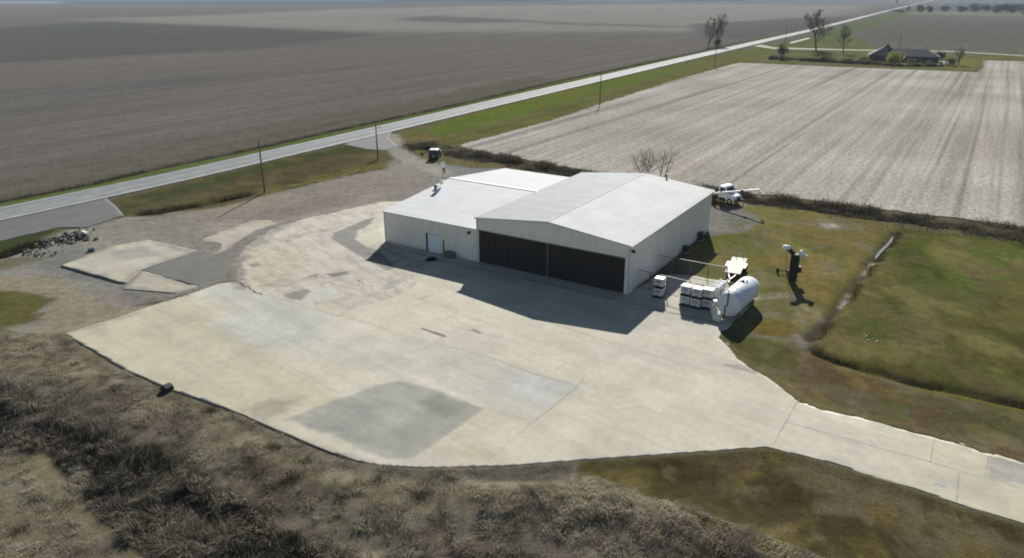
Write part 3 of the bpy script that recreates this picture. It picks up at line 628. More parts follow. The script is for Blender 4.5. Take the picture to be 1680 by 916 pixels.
for k in range(26):                                                      # random crazing in the old concrete
    a = np.array([rng.uniform(395, 640), rng.uniform(350, 515)])
    P = PX([a])[0]
    if sdf(P[:1], P[1:], PX(OLD))[0] > -1: continue
    q = [tuple(a)]; h = rng.uniform(0, 6.28)
    for s in range(3): a = a + np.array([math.cos(h) * 12, math.sin(h) * 4]); h += rng.normal(0, .6); q.append(tuple(a))
    if sdf(PX(q)[:, 0], PX(q)[:, 1], PX(OLD)).max() < -.3: ribbon(JV, JF, q, .09, .104, .1, .5)
JV = np.array(JV); jo = npmesh('pavement_joints', JV, np.array(JF), 4, mat('joint_tar', (140, 135, 123), .95, spec=0)); tag(jo, kind='structure')
jo = npmesh('cracks_and_shade_lines', np.array(DV), np.array(DF), 4, mat('crack_tar_and_shade', (92, 89, 84), .95, spec=0)); tag(jo, kind='structure')  # dark cracks plus the painted step shade and rail shadow

# ---------------------------------------------------------------- road with worn edge lines
def strip(name, c, a, b, z, m):
    t = np.gradient(c, axis=0); n = np.stack([-t[:, 1], t[:, 0]], -1); n /= np.linalg.norm(n, axis=1)[:, None]
    L_, R_ = c + n * a, c + n * b; v = []; 
    for p, q in zip(L_, R_): v += [(*p, z), (*q, z)]
    o = npmesh(name, np.array(v), np.array([(2 * k, 2 * k + 1, 2 * k + 3, 2 * k + 2) for k in range(len(c) - 1)]), 4, m)
    return tag(o, kind='structure')
rc = [road_c[0]]
for a, b in zip(road_c[:-1], road_c[1:]):
    k = max(2, int(np.linalg.norm(b - a) / 25)); rc += [a + (b - a) * i / k for i in range(1, k + 1)]
rc = np.array(rc); ker = np.ones(9) / 9
rs = np.stack([np.convolve(np.pad(rc[:, i], 4, 'edge'), ker, 'valid') for i in (0, 1)], -1)
strip('road', rs, 4.55, -4.55, .06, asphalt_mat('road_asphalt', alb((140, 143, 144)), True, .08, .8))
lm = asphalt_mat('worn_road_paint', alb((212, 212, 206)), False, .3, .7); lm2 = asphalt_mat('worn_yellow_paint', alb((190, 186, 164)), False, .3, .7)
strip('road_marking', rs[:60], -3.5, -3.78, .068, lm); strip('road_marking', rs[:60], 3.55, 3.72, .068, lm)
strip('road_marking', rs[:60], .13, .03, .068, lm2); strip('road_marking', rs[:60], -.03, -.13, .068, lm2)

# ---------------------------------------------------------------- the pale stubble field in rows
def crop_field():
    m, nt, N, L, B = newmat('pale_stubble')
    g = N.new('ShaderNodeNewGeometry'); p = g.outputs['Position']
    r = N.new('ShaderNodeRGB'); r.outputs[0].default_value = (*alb((190, 185, 175)), 1); c = r.outputs[0]
    r1 = noise(N, L, mapping(N, L, p, -ROWDIR, (.004, .11, 1)), 1., 4, .6)
    r2 = noise(N, L, mapping(N, L, p, -ROWDIR, (.007, .42, 1)), 1., 4, .65)
    r3 = noise(N, L, mapping(N, L, p, -ROWDIR, (.5, 1.2, 1)), 1., 5, .7)
    r4 = noise(N, L, mapping(N, L, p, -ROWDIR, (.0022, .3, 1)), 1., 3, .5)
    c = mixcol(N, L, c, ramp(N, L, r1, .32, .88, .68, 1.08), .9, 'MULTIPLY')
    c = mixcol(N, L, c, ramp(N, L, r2, .38, .82, .6, 1.1), .9, 'MULTIPLY')
    c = mixcol(N, L, c, ramp(N, L, r4, .37, .66, .45, 1.), .9, 'MULTIPLY')
    c = mixcol(N, L, c, ramp(N, L, r3, .34, .7, .66, 1.22), .8, 'MULTIPLY')
    c = mixcol(N, L, c, ramp(N, L, noise(N, L, p, .02, 4, .6), .35, (.82, .8, .77), .65, (1.12, 1.12, 1.12)), .9, 'MULTIPLY')
    c = mixcol(N, L, c, ramp(N, L, noise(N, L, p, 1.4, 6, .75), .3, .62, .7, 1.35), .8, 'MULTIPLY')
    L.new(c, B.inputs['Base Color']); B.inputs['Roughness'].default_value = 1.; B.inputs['Specular IOR Level'].default_value = 0.
    bump(N, L, B, noise(N, L, p, 2.5, 6, .7), .6, .25)
    E = PX([(752, 238), (772, 246), (850, 260), (960, 280), (1080, 296), (1200, 313), (1300, 325), (1420, 341), (1500, 350), (1600, 362), (1700, 375), (1900, 400), (2300, 440), (2300, 112),
            (1680, 101), (1612, 99), (1614, 110), (1604, 119), (1560, 117), (1400, 111), (1262, 105), (1215, 103), (1200, 106), (1100, 134), (985, 171), (900, 199)])
    pts = []
    for a, b in zip(E, np.roll(E, -1, 0)):
        k = max(1, min(200, int(np.linalg.norm(b - a) / 1.2)))
        for i in range(k):
            q = a + (b - a) * i / k; pts.append((*(q + rng.normal(0, .35, 2)), .03))
    mb = MB(); mb.poly(pts[::-1] if sum((p[0] * q[1] - p[1] * q[0]) for p, q in zip(pts, pts[1:] + pts[:1])) < 0 else pts)
    o = mb.build('crop_field', m); tag(o, kind='structure'); return E
FIELD = crop_field()

# ================================================================= buildings
WALL = mat('ribbed_white_wall', (238, 230, 216), .6, 0, .6, .05, stripe=('X', .305, .5))
WALLY = mat('ribbed_white_side_wall', (226, 222, 214), .55, 0, .6, .05, stripe=('Y', .305, .5))
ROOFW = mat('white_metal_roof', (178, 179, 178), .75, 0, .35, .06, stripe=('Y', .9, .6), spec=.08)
ROOFW2 = mat('white_metal_annex_roof', (189, 190, 190), .75, 0, .35, .05, stripe=('X', .6, .25), spec=.08)
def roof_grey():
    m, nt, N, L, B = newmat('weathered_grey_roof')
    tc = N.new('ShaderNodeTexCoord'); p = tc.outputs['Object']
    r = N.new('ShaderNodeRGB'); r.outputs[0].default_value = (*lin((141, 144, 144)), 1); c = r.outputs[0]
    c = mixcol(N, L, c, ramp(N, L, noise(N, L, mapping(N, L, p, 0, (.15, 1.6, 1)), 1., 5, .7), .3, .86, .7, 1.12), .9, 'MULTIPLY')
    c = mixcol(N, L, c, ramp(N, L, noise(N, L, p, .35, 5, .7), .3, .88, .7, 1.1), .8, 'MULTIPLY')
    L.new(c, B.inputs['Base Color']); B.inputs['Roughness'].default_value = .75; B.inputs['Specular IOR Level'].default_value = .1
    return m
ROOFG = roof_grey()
TRIM = mat('white_trim', (204, 204, 200), .6, 0, 2, .04, spec=.2)
DARKM = mat('dark_metal', (44, 44, 46), .5, .2, 3, .2)
BLACK = mat('black_rubber', (26, 26, 27), .8, 0, 6, .25, spec=.2)
GALV = mat('galvanised_steel', (118, 120, 120), .45, .5, 5, .12)
def door_mat():
    m, nt, N, L, B = newmat('dark_corrugated_door')
    tc = N.new('ShaderNodeTexCoord'); p = tc.outputs['Object']
    r = N.new('ShaderNodeRGB'); r.outputs[0].default_value = (*lin((44, 40, 38)), 1); c = r.outputs[0]
    c = mixcol(N, L, c, ramp(N, L, noise(N, L, mapping(N, L, p, 0, (2.2, 2.2, .12)), 1., 5, .7), .3, .6, .7, 1.5), .95, 'MULTIPLY')
    L.new(c, B.inputs['Base Color']); B.inputs['Roughness'].default_value = .6; B.inputs['Specular IOR Level'].default_value = .3
    return m
DOORM = door_mat()
HW, HD, HE, HR = 22.0, 30.8, 6.25, 7.45
HF = at(1029, 485)[:2]                       # front right corner on the ground
H0 = HF - U * HW                             # front left corner = local origin
def gable_wall(mb, x0, x1, y, t, eave, ridge, opening=None):
    """wall in the x-z plane with thickness t; opening=(xa,xb,h)"""
    xm = (x0 + x1) / 2
    top = lambda x: eave + (ridge - eave) * (1 - abs(x - xm) / (xm - x0))
    def pr(prof): mb.prism(prof, y, y + t)
    if opening:
        xa, xb, h = opening
        pr([(x0, 0), (xa, 0), (xa, h), (x0, h)]); pr([(xb, 0), (x1, 0), (x1, h), (xb, h)])
        pr([(x0, h), (x1, h), (x1, eave), (xm, ridge), (x0, eave)])
    else: pr([(x0, 0), (x1, 0), (x1, eave), (xm, ridge), (x0, eave)])
hg = thing('hangar', 'tall white metal hangar with wide dark sliding doors and a two-tone grey and white roof', 'hangar', (H0[0], H0[1], 0), THETA)
mb = MB(); gable_wall(mb, 0, HW, 0, .2, HE, HR, (.32, HW - .5, 4.62)); fw = mb.build('front_wall', WALL, hg)
mb = MB(); gable_wall(mb, .02, HW - .02, HD - .2, .2, HE, HR); mb.build('back_wall', WALL, hg)
for x in (.0, HW - .2):
    mb = MB(); mb.box((x + .1, HD / 2, HE / 2 - .01), (.2, HD - .42, HE)); mb.build('side_wall', WALLY, hg)
def slope_roof(x0, x1, y0, y1, z0, z1, t=.12):
    mb = MB(); a = [(x0, y0, z0), (x1, y0, z1), (x1, y1, z1), (x0, y1, z0)]
    n = [(x, y, z - t) for x, y, z in a]
    if x1 < x0: a, n = n, a
    return mb.add(a + n, [(0, 1, 2, 3), (7, 6, 5, 4), (1, 0, 4, 5), (2, 1, 5, 6), (3, 2, 6, 7), (0, 3, 7, 4)])
o = 0.22; k = (HR - HE) / (HW / 2)
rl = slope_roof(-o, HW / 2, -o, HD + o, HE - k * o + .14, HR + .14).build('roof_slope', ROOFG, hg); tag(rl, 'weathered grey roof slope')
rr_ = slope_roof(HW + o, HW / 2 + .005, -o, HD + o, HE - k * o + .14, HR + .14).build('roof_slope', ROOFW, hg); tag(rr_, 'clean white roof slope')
mb = MB(); mb.bar((HW / 2, -o - .01, HR + .155), (HW / 2, HD + o + .01, HR + .155), .16, .04); mb.build('ridge_cap', ROOFW, rr_)
mb = MB(); mb.bar((-o - .02, -o - .03, HE + .07), (HW / 2, -o - .03, HR + .07), .05, .2); mb.bar((HW / 2, -o - .03, HR + .07), (HW + o + .02, -o - .03, HE + .07), .05, .2); mb.build('rake_trim', TRIM, hg)
mb = MB(); mb.bar((HW + o + .05, -o, HE + .0), (HW + o + .05, HD + o, HE + .0), .12, .14); mb.build('gutter', TRIM, hg)
for x in (.06, HW - .06):
    mb = MB(); mb.box((x, -.03, HE / 2), (.2, .05, HE - .1)); mb.build('corner_trim', TRIM, hg)
mb = MB(); mb.box((HW + .03, .12, HE / 2), (.05, .28, HE - .12)); mb.build('corner_trim', TRIM, hg)
# the sliding doors: leaves of vertical corrugated sheet
nl = 10; w = (HW - .82) / nl
for i in range(nl):
    mb = MB(); x0 = .32 + i * w; yb = .10 + (.07 if i % 2 else 0) + (.0 if i < 5 else .01)
    n = 8; pts = []
    for q in range(n * 4 + 1):
        xx = x0 + .015 + (w - .03) * q / (n * 4); ph = q % 4
        pts.append((xx, yb - (.045 if ph in (1, 2) else 0)))
    vs = [(x, y, .14) for x, y in pts] + [(x, y, 4.6) for x, y in pts]; m_ = len(pts)
    mb.add(vs, [(a, a + 1, m_ + a + 1, m_ + a) for a in range(m_ - 1)])
    d = mb.build('sliding_door', DOORM, hg)
    fr = MB()
    for xx in (x0 + .03, x0 + w * .34, x0 + w * .67, x0 + w - .03): fr.box((xx, yb - .06, 2.36), (.06, .05, 4.44))
    fr.build('door_stile', mat('door_stile_brown', (58, 52, 47), .6, .1, 4, .2), d)
mb = MB(); mb.box((.32 + 5 * w, -.02, 2.36), (.16, .1, 4.44)); mb.build('centre_post', mat('rusty_post', (112, 102, 92), .7, .1, 4, .2), hg)
mb = MB(); mb.box((HW / 2 - .09, -.05, 4.66), (HW - .9, .1, .12)); mb.build('door_track', mat('track_steel', (104, 104, 102), .5, .3, 3, .15), hg)
mb = MB(); mb.box((HW / 2 - .09, .2, .06), (HW - .84, .6, .14)); mb.build('door_sill', CONC if False else mat('sill_concrete', (150, 146, 136), .9, 0, 3, .12), hg)
mb = MB(); mb.box((HW + .03, 1.0, 1.13), (.05, .95, 2.1)); sd = mb.build('side_door', mat('pale_door', (226, 228, 230), .45, 0, 3, .03), hg)
mb = MB(); mb.box((HW + .05, 1.38, 1.1), (.05, .06, .1)); mb.build('handle', DARKM, sd)
mb = MB(); mb.box((HW + .16, .55, 5.55), (.3, .34, .22)); mb.cyl((HW + .28, .55, 5.5), (HW + .42, .55, 5.36), .16, .2, 10); lp = mb.build('floodlight', DARKM, hg)
for y, sz in ((20.5, (.9, 1.1, 1.5)), (24.8, (.7, .8, 1.)), ):
    pass
# small exhaust stub on the white slope
vt = thing('roof_vent', 'small grey vent stub near the back edge of the white hangar roof slope', 'roof vent', (0, 0, 0))
hv = at(1093, 300, HE + .3); vt.location = hv
lv = np.array([(hv[:2] - H0) @ U, (hv[:2] - H0) @ V]); vt.location.z = HE + .14 + k * (HW - lv[0]) if lv[0] > HW / 2 else HE + .14 + k * lv[0]
mb = MB(); mb.cyl((0, 0, -.1), (0, 0, .5), .13, .13, 10); mb.build('pipe', GALV, vt)
mb = MB(); mb.cyl((0, 0, .5), (0, 0, .66), .26, .1, 10); mb.build('rain_cap', DARKM, vt)

# ---- annex: lower building, its ridge runs along the front
AE, AR, AD = 4.72, 6.2, 32.5
AW = 16.3
ax = thing('annex_building', 'lower white metal workshop wing joined to the left side of the hangar', 'workshop', (H0[0] - U[0] * AW + V[0] * .06, H0[1] - U[1] * AW + V[1] * .06, 0), THETA)
mb = MB(); mb.box((AW / 2, .1, AE / 2), (AW - .04, .2, AE)); mb.build('front_wall', WALL, ax)
mb = MB(); mb.box((AW / 2, AD - .1, AE / 2), (AW - .04, .2, AE)); mb.build('back_wall', WALL, ax)
for x in (0, AW - .22):
    mb = MB(); ym = AD / 2
    pr = [(.2, 0), (AD - .2, 0), (AD - .2, AE), (ym, AR), (.2, AE)]
    vs = [(x, y, z) for y, z in pr] + [(x + .2, y, z) for y, z in pr]
    mb.add(vs, [(4, 3, 2, 1, 0), (5, 6, 7, 8, 9)] + [(i, (i + 1) % 5, 5 + (i + 1) % 5, 5 + i) for i in range(5)]); mb.build('gable_wall', WALLY, ax)
for y0, y1 in ((-.2, AD / 2), (AD + .2, AD / 2 + .004)):
    z0, z1 = AE + .06, AR + .12; mb = MB(); a = [(-.2, y0, z0), (AW - .02, y0, z0), (AW - .02, y1, z1), (-.2, y1, z1)]; n = [(x, y, z - .1) for x, y, z in a]
    if y0 > y1: a, n = n, a
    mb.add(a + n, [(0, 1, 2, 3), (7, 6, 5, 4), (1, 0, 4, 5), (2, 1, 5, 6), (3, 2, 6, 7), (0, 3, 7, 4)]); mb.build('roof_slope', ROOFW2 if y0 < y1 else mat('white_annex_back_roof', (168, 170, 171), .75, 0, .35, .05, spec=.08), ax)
mb = MB(); mb.box((AW / 2 - .1, AD / 2, AR + .15), (AW + .1, .55, .05)); mb.build('ridge_cap', TRIM, ax)
mb = MB(); mb.box((AW / 2 - .1, -.24, AE - .0), (AW + .2, .08, .16)); mb.build('eave_trim', TRIM, ax)
mb = MB(); mb.box((.0, -.02, AE / 2), (.22, .05, AE - .1)); mb.box((-.02, .12, AE / 2), (.05, .26, AE - .1)); mb.build('corner_trim', TRIM, ax)
def onwall(px, py, org, h=1.):                 # local x on the front wall for a pixel
    p = at(px, py); return float((p[:2] - org) @ U)
AO = H0 - U * AW
xd = onwall(703, 413, AO); xd2 = onwall(723.5, 417, AO)
mb = MB(); mb.box(((xd + xd2) / 2, -.02, 1.3), (xd2 - xd, .06, 2.5)); rd = mb.build('roll_door', mat('white_roll_door', (232, 235, 238), .45, 0, 2, .03), ax)
for q in range(5):
    pass
mb = MB(); mb.box(((xd + xd2) / 2, -.03, 2.62), (xd2 - xd + .3, .12, .16)); mb.build('door_header', TRIM, rd)
mb = MB(); mb.box((xd - .16, -.05, 1.4), (.26, .12, 2.75)); tag(mb.build('door_jamb', DARKM, ax), 'dark left jamb of the roll door')
mb = MB(); mb.box((xd2 + .62, -.06, 1.1), (.14, .14, 2.1)); mb.build('standpipe', mat('pipe_green_grey', (88, 92, 90), .6, .2, 3, .2), ax)
xs = onwall(769, 429, AO)
mb = MB(); mb.box((xs, -.02, 1.1), (.95, .06, 2.05)); sd = mb.build('entry_door', mat('pale_door', (226, 228, 230)), ax)
mb = MB(); mb.box((xs + .38, -.06, 1.05), (.06, .06, .1)); mb.build('handle', DARKM, sd)
mb = MB(); mb.box((xs + .05, -.12, 4.12), (.34, .2, .22)); mb.cyl((xs + .05, -.2, 4.08), (xs + .05, -.36, 3.96), .15, .2, 10); mb.build('floodlight', DARKM, ax)
mb = MB(); mb.box((-.18, .3, 1.35), (.3, .25, .35)); mb.build('meter_box', GALV, ax)
# air-conditioning unit in the shade of the annex wall
p = AO + U * (onwall(737, 424, AO)) - V * .55
ac = thing('air_conditioner', 'low dark grey cooling unit standing against the shaded workshop wall', 'air conditioner', (p[0], p[1], .1), THETA)
mb = MB(); mb.box((0, 0, .42), (1.5, .7, .74)); mb.build('housing', mat('unit_grey', (96, 98, 98), .6, .1, 3, .15), ac, .03)
mb = MB(); mb.cyl((0, 0, .79), (0, 0, .83), .3, .3, 16); mb.build('fan_grille', DARKM, ac)
# equipment boxes along the shaded hangar side
for (lx, ly, sx, sy, sz, lab, nm, ct) in ((HW + .45, 19.2, .6, .8, .9, 'dark cooling unit half way along the shaded hangar side wall', 'air_conditioner', 'air conditioner'),
                                  (HW + .45, 25.6, .6, .9, 1.2, 'dark upright cooling unit near the back corner of the shaded hangar side wall', 'air_conditioner', 'air conditioner')):
    p = H0 + U * lx + V * ly; e = thing(nm, lab, ct, (p[0], p[1], 0), THETA)
    mb = MB(); mb.box((0, 0, sz / 2 + .05), (sx, sy, sz)); mb.build('housing', mat('unit_dark', (58, 60, 62), .6, .1, 3, .2), e, .03)
    mb = MB(); mb.box((0, 0, .03), (sx + .2, sy + .2, .1)); mb.build('base_slab', mat('sill_concrete', (150, 146, 136)), e)
    mb = MB(); mb.cyl((sx / 2 + .0, 0, sz * .55), (sx / 2 + .04, 0, sz * .55), .32, .32, 16); mb.build('fan_grille', DARKM, e)
# black lump by the annex: hose drum lying on the apron
q = at(708, 427, .1); dr = thing('hose_coil', 'dark hose coil lying on the apron in the shade before the workshop roll door', 'hose', q, .3)
mb = MB()
for i in range(3):
    n = 20
    for a in range(n):
        a0, a1 = 2 * math.pi * a / n, 2 * math.pi * (a + 1) / n; r = .75 - .1 * i
        mb.cyl((r * math.cos(a0), .6 * r * math.sin(a0), .08 + .1 * i), (r * math.cos(a1), .6 * r * math.sin(a1), .08 + .1 * i), .07, .07, 6, False)
mb.build('coil', BLACK, dr)
# windsock on the annex ridge, roof turbine on the front slope
hv = at(726, 296.5, AR + .15); ws = thing('windsock', 'pale windsock hanging limp from a thin pole on the workshop roof ridge', 'windsock', hv)
ph = 2.9
mb = MB(); mb.cyl((0, 0, -.05), (0, 0, ph), .05, .035, 8); mb.box((0, 0, .02), (.5, .4, .06)); mb.build('pole', GALV, ws)
mb = MB(); mb.lathe((.0, 0, ph), (.2, 0, 1), [(-.04, .3), (.04, .3)], 14); mb.bar((0, 0, ph), (.3, 0, ph), .04, .04); mb.build('ring', GALV, ws)
mb = MB(); mb.lathe((.05, 0, ph + .1), (.22, -.05, -1), [(0, .34), (.5, .33), (.9, .28)], 14); a_ = mb.build('sock', mat('faded_white_cloth', (236, 233, 220), .85, 0, 4, .06), ws)
mb = MB(); mb.lathe((.245, -.045, ph - .78), (.16, -.02, -1), [(0, .28), (.5, .22), (.95, .15)], 14); mb.build('sock_tail', mat('faded_orange_cloth', (150, 122, 110), .85, 0, 4, .1), a_)
hv = at(715, 315, AE + .6); lv = float((hv[:2] - AO) @ V); hv[2] = AE + .06 + (AR - AE + .06) * lv / (AD / 2)
tv = thing('roof_vent', 'dark round turbine vent on the front slope of the low workshop roof', 'roof vent', hv)
mb = MB(); mb.cyl((0, 0, -.1), (0, 0, .25), .22, .22, 12); mb.build('collar', GALV, tv)
mb = MB(); mb.lathe((0, 0, .25), (0, 0, 1), [(0, .2), (.1, .3), (.22, .32), (.34, .22), (.4, .02)], 14); mb.build('turbine', mat('turbine_grey', (92, 92, 92), .5, .4, 4, .2), tv)

# ================================================================= tank yard
PLW = mat('white_plastic', (226, 228, 226), .45, 0, 3, .05); PLG = mat('grey_plate', (158, 160, 160), .5, .3, 4, .1)
TANKW = mat('white_tank_paint', (212, 216, 218), .4, 0, .8, .05)
def make_tote():
    t = thing('liquid_tote', 'x', 'tote')
    L_, W_, H_ = 1.2, 1.05, 1.0
    mb = MB(); mb.box((0, 0, .21 + H_ / 2), (L_ - .06, W_ - .06, H_)); tk = mb.build('bottle', PLW, t, .09)
    mb = MB(); mb.cyl((0, 0, .2 + H_), (0, 0, .28 + H_), .11, .11, 12); mb.build('lid', DARKM, tk)
    mb = MB(); mb.box((0, -W_ / 2 - .03, .3), (.16, .14, .12)); mb.cyl((0, -W_ / 2 - .08, .3), (0, -W_ / 2 - .08, .42), .03, .03, 6); mb.build('valve', DARKM, tk)
    mb = MB(); r = .016
    for z in (.28, .52, .76, 1.0, 1.2):
        for a, b in (((-L_ / 2, -W_ / 2), (L_ / 2, -W_ / 2)), ((L_ / 2, -W_ / 2), (L_ / 2, W_ / 2)), ((L_ / 2, W_ / 2), (-L_ / 2, W_ / 2)), ((-L_ / 2, W_ / 2), (-L_ / 2, -W_ / 2))):
            mb.bar((*a, z), (*b, z), r, r)
    for i in range(6):
        x = -L_ / 2 + L_ * i / 5
        for y in (-W_ / 2, W_ / 2): mb.bar((x, y, .2), (x, y, 1.21), r, r)
    for i in range(1, 5):
        y = -W_ / 2 + W_ * i / 5
        for x in (-L_ / 2, L_ / 2): mb.bar((x, y, .2), (x, y, 1.21), r, r)
    mb.build('cage', GALV, t)
    mb = MB(); mb.box((.0, -W_ / 2 - .015, .84), (.6, .01, .34)); mb.build('label_plate', PLG, t)
    mb = MB(); mb.box((0, 0, .19), (L_, W_, .03)); mb.box((0, 0, .02), (L_, W_, .04))
    for x in (-.52, 0, .52): mb.box((x, 0, .107), (.14, W_, .135))
    mb.build('pallet', DARKM, t); return t
proto = make_tote(); first = True
def tote(loc, rz, lab):
    global first
    o = proto if first else copy_tree(proto); first = False
    o.location = loc; o.rotation_euler = (0, 0, rz); o['label'] = lab; o['group'] = 'stacked liquid totes by the tank'
P1 = at(1077.5, 489, .1) + np.array([*(V * .5), 0])
tote(P1, THETA + .05, 'white caged liquid tote at the bottom of the lone stack by the hangar corner')
tote(P1 + [.02, .03, 1.24], THETA + .02, 'white caged liquid tote on top of the lone stack by the hangar corner')
for i, (px, py) in enumerate([(1121.5, 502), (1139.5, 506.5), (1157.5, 508)]):
    q = at(px, py, .1) + np.array([*(V * .5), 0]); nm = ('left', 'middle', 'right')[i]
    tote(q, THETA + (.04, -.05, .02)[i], 'white caged liquid tote at the bottom of the %s stack in the row of three' % nm)
    tote(q + [.03, -.02, 1.24], THETA + (-.03, .04, .05)[i], 'white caged liquid tote on top of the %s stack in the row of three' % nm)
# big cylinder
A = at(1195, 502, 1.75); B_ = at(1231, 470.5, 1.75); dv = (B_ - A)[:2]; TL = np.linalg.norm(dv); ta = math.atan2(dv[1], dv[0])
tk = thing('storage_tank', 'large white horizontal cylindrical tank on saddles beside the totes', 'tank', (A[0], A[1], .1), ta)
mb = MB(); r = 1.36; zc = 1.78
mb.lathe((0, 0, zc), (1, 0, 0), [(-.04, 0), (0, r * .985), (.02, r), (TL - .75, r), (TL - .4, r * .93), (TL - .12, r * .62), (TL, 0)], 40); sh = mb.build('shell', TANKW, tk)
for x in (1.2, TL - 1.4):
    mb = MB(); mb.box((x, 0, .36), (.35, 2.1, .7)); mb.build('saddle', mat('saddle_grey', (120, 122, 122), .7, .1, 3, .15), tk)
    mb = MB(); mb.lathe((x - .05, 0, zc), (1, 0, 0), [(0, r + .012), (.1, r + .012)], 40); mb.build('band', mat('band_white', (196, 200, 202), .5, .1, 3, .06), tk)
mb = MB(); mb.cyl((TL * .62, .1, zc + r - .05), (TL * .62, .1, zc + r + .22), .2, .2, 12); mb.cyl((TL * .66, -.25, zc + r - .1), (TL * .66, -.25, zc + r + .16), .1, .1, 10); mb.box((TL * .6, .35, zc + r + .02), (.25, .3, .12)); mb.build('manhole', DARKM, tk)
for f__ in (.3, .85):
    mb = MB(); mb.cyl((TL * f__, .1, zc + r - .05), (TL * f__, .1, zc + r + .25), .06, .06, 8); mb.build('vent_pipe', GALV, tk)
mb = MB(); pth = [(-.12, .1, zc + r + .25), (-.12, .1, zc - .1), (-.12, .35, zc - .25), (-.12, .35, .1)]
for a, b in zip(pth[:-1], pth[1:]): mb.cyl(a, b, .055, .055, 8)
mb.cyl((.25, .1, zc + r + .25), (-.12, .1, zc + r + .25), .055, .055, 8); mb.build('hose', BLACK, tk)
# frame of white pipework between totes and tank
q = at(1178, 492, .1); pw = thing('pipe_manifold', 'cluster of white plumbing uprights and cross pipes squeezed between the totes and the tank', 'pipework', q, ta)
mb = MB(); pipew = mat('white_pipe', (224, 228, 230), .4, 0, 5, .05)
for x in (0, .9, 1.8, 2.6):
    for y in (0, .8): mb.cyl((x, y, 0), (x, y, 1.75 - .15 * (y > 0)), .06, .06, 8)
mb.build('upright', pipew, pw); mb = MB()
for z in (.6, 1.2, 1.7):
    for y in (0, .8): mb.cyl((-.1, y, z - .08 * (y > 0)), (2.7, y, z - .08 * (y > 0)), .05, .05, 8)
for x in (0, .9, 1.8, 2.6): mb.cyl((x, 0, 1.5), (x, .8, 1.45), .05, .05, 8)
mb.build('cross_pipe', pipew, pw)
for x in (.45, 1.35, 2.2):
    mb = MB(); mb.cyl((x, .4, .1), (x, .4, 1.4), .34, .34, 14); mb.lathe((x, .4, 1.4), (0, 0, 1), [(0, .36), (.12, .3), (.2, .02)], 14); mb.build('filter_drum', TANKW, pw)
q = at(1171.5, 514, .1); pu = thing('pump', 'small white pump with red-brown motor standing before the end of the tank', 'pump', q, ta + .3)
mb = MB(); mb.box((0, 0, .12), (1.2, .7, .2)); mb.build('skid', mat('skid_white', (216, 214, 200), .6, 0, 4, .08), pu)
mb = MB(); mb.cyl((-.2, 0, .5), (.5, 0, .5), .26, .26, 14); mb.build('motor', mat('red_brown_motor', (120, 72, 54), .6, .1, 4, .15), pu)
mb = MB(); mb.lathe((-.55, 0, .5), (1, 0, 0), [(0, .05), (.02, .4), (.3, .4), (.34, .1)], 16); mb.cyl((-.4, 0, .8), (-.4, 0, 1.5), .09, .09, 8); mb.box((-.4, 0, 1.6), (.5, .4, .3)); mb.build('casing', TANKW, pu)
q = at(1176, 526, .1); bx = thing('supply_box', 'small cream box with a lid on the slab in front of the pump', 'box', q, THETA)
mb = MB(); mb.box((0, 0, .3), (.85, .6, .6)); bb = mb.build('body', mat('cream_paint', (214, 208, 186), .6, 0, 4, .08), bx, .03)
mb = MB(); mb.box((0, 0, .63), (.9, .66, .06)); mb.build('lid', PLW, bx)
q = at(1167, 490, .1); bx = thing('barrel', 'white plastic barrel standing behind the right tote stack', 'barrel', q)
mb = MB(); mb.lathe((0, 0, 0), (0, 0, 1), [(0, .02), (.01, .3), (.3, .33), (.6, .33), (.9, .3), (.94, .02)], 16); mb.build('body', PLW, bx); mb = MB(); mb.cyl((.12, 0, .93), (.12, 0, 1.), .05, .05, 8); mb.build('bung', DARKM, bx)
# chain-link fences: posts and rails with a thin wire mesh
WIRE = mat('fence_wire', (120, 122, 122), .5, .4, 5, .1)
def fence(px0, px1, h, lab, n, gap=None):
    a, b = at(*px0), at(*px1); d = (b - a)[:2]; L_ = np.linalg.norm(d); rz = math.atan2(d[1], d[0])
    f = thing('chain_link_fence', lab, 'fence', (a[0], a[1], 0), rz)
    for i in range(n + 1):
        mb = MB(); x = L_ * i / n; mb.cyl((x, 0, 0), (x, 0, h + .05), .06, .06, 8); mb.build('post', mat('fence_pipe', (92, 94, 94), .6, .2, 4, .1), f)
    mb = MB(); mb.cyl((0, 0, h), (L_, 0, h), .045, .045, 8); mb.build('top_rail', GALV, f)
    mb = MB(); mb.cyl((0, 0, .12), (L_, 0, .12), .02, .02, 6); mb.build('bottom_rail', GALV, f)
    mb = MB(); s = .16; k = int(L_ / s)
    for i in range(-int(h / s), k):
        x0, x1 = i * s, i * s + h
        for fl in (0, 1):
            p = [max(x0, 0), min(x1, L_)]; z = [.1 + (p[0] - x0), .1 + (p[1] - x0)]
            if fl: z = [h - (p[0] - x0), h - (p[1] - x0)]
            if p[1] > p[0]:
                w_ = .0055; mb.add([(p[0], -w_, z[0]), (p[1], -w_, z[1]), (p[1], w_, z[1] + w_), (p[0], w_, z[0] + w_)], [(0, 1, 2, 3)])
    mb.build('wire_mesh', WIRE, f)
fence((1039, 470), (1180, 505), 2.35, 'front chain-link fence running from the hangar corner past the totes', 5)
fence((1074, 446), (1190, 468), 2.35, 'rear chain-link fence running from the hangar side wall to the flatbed trailer', 4)

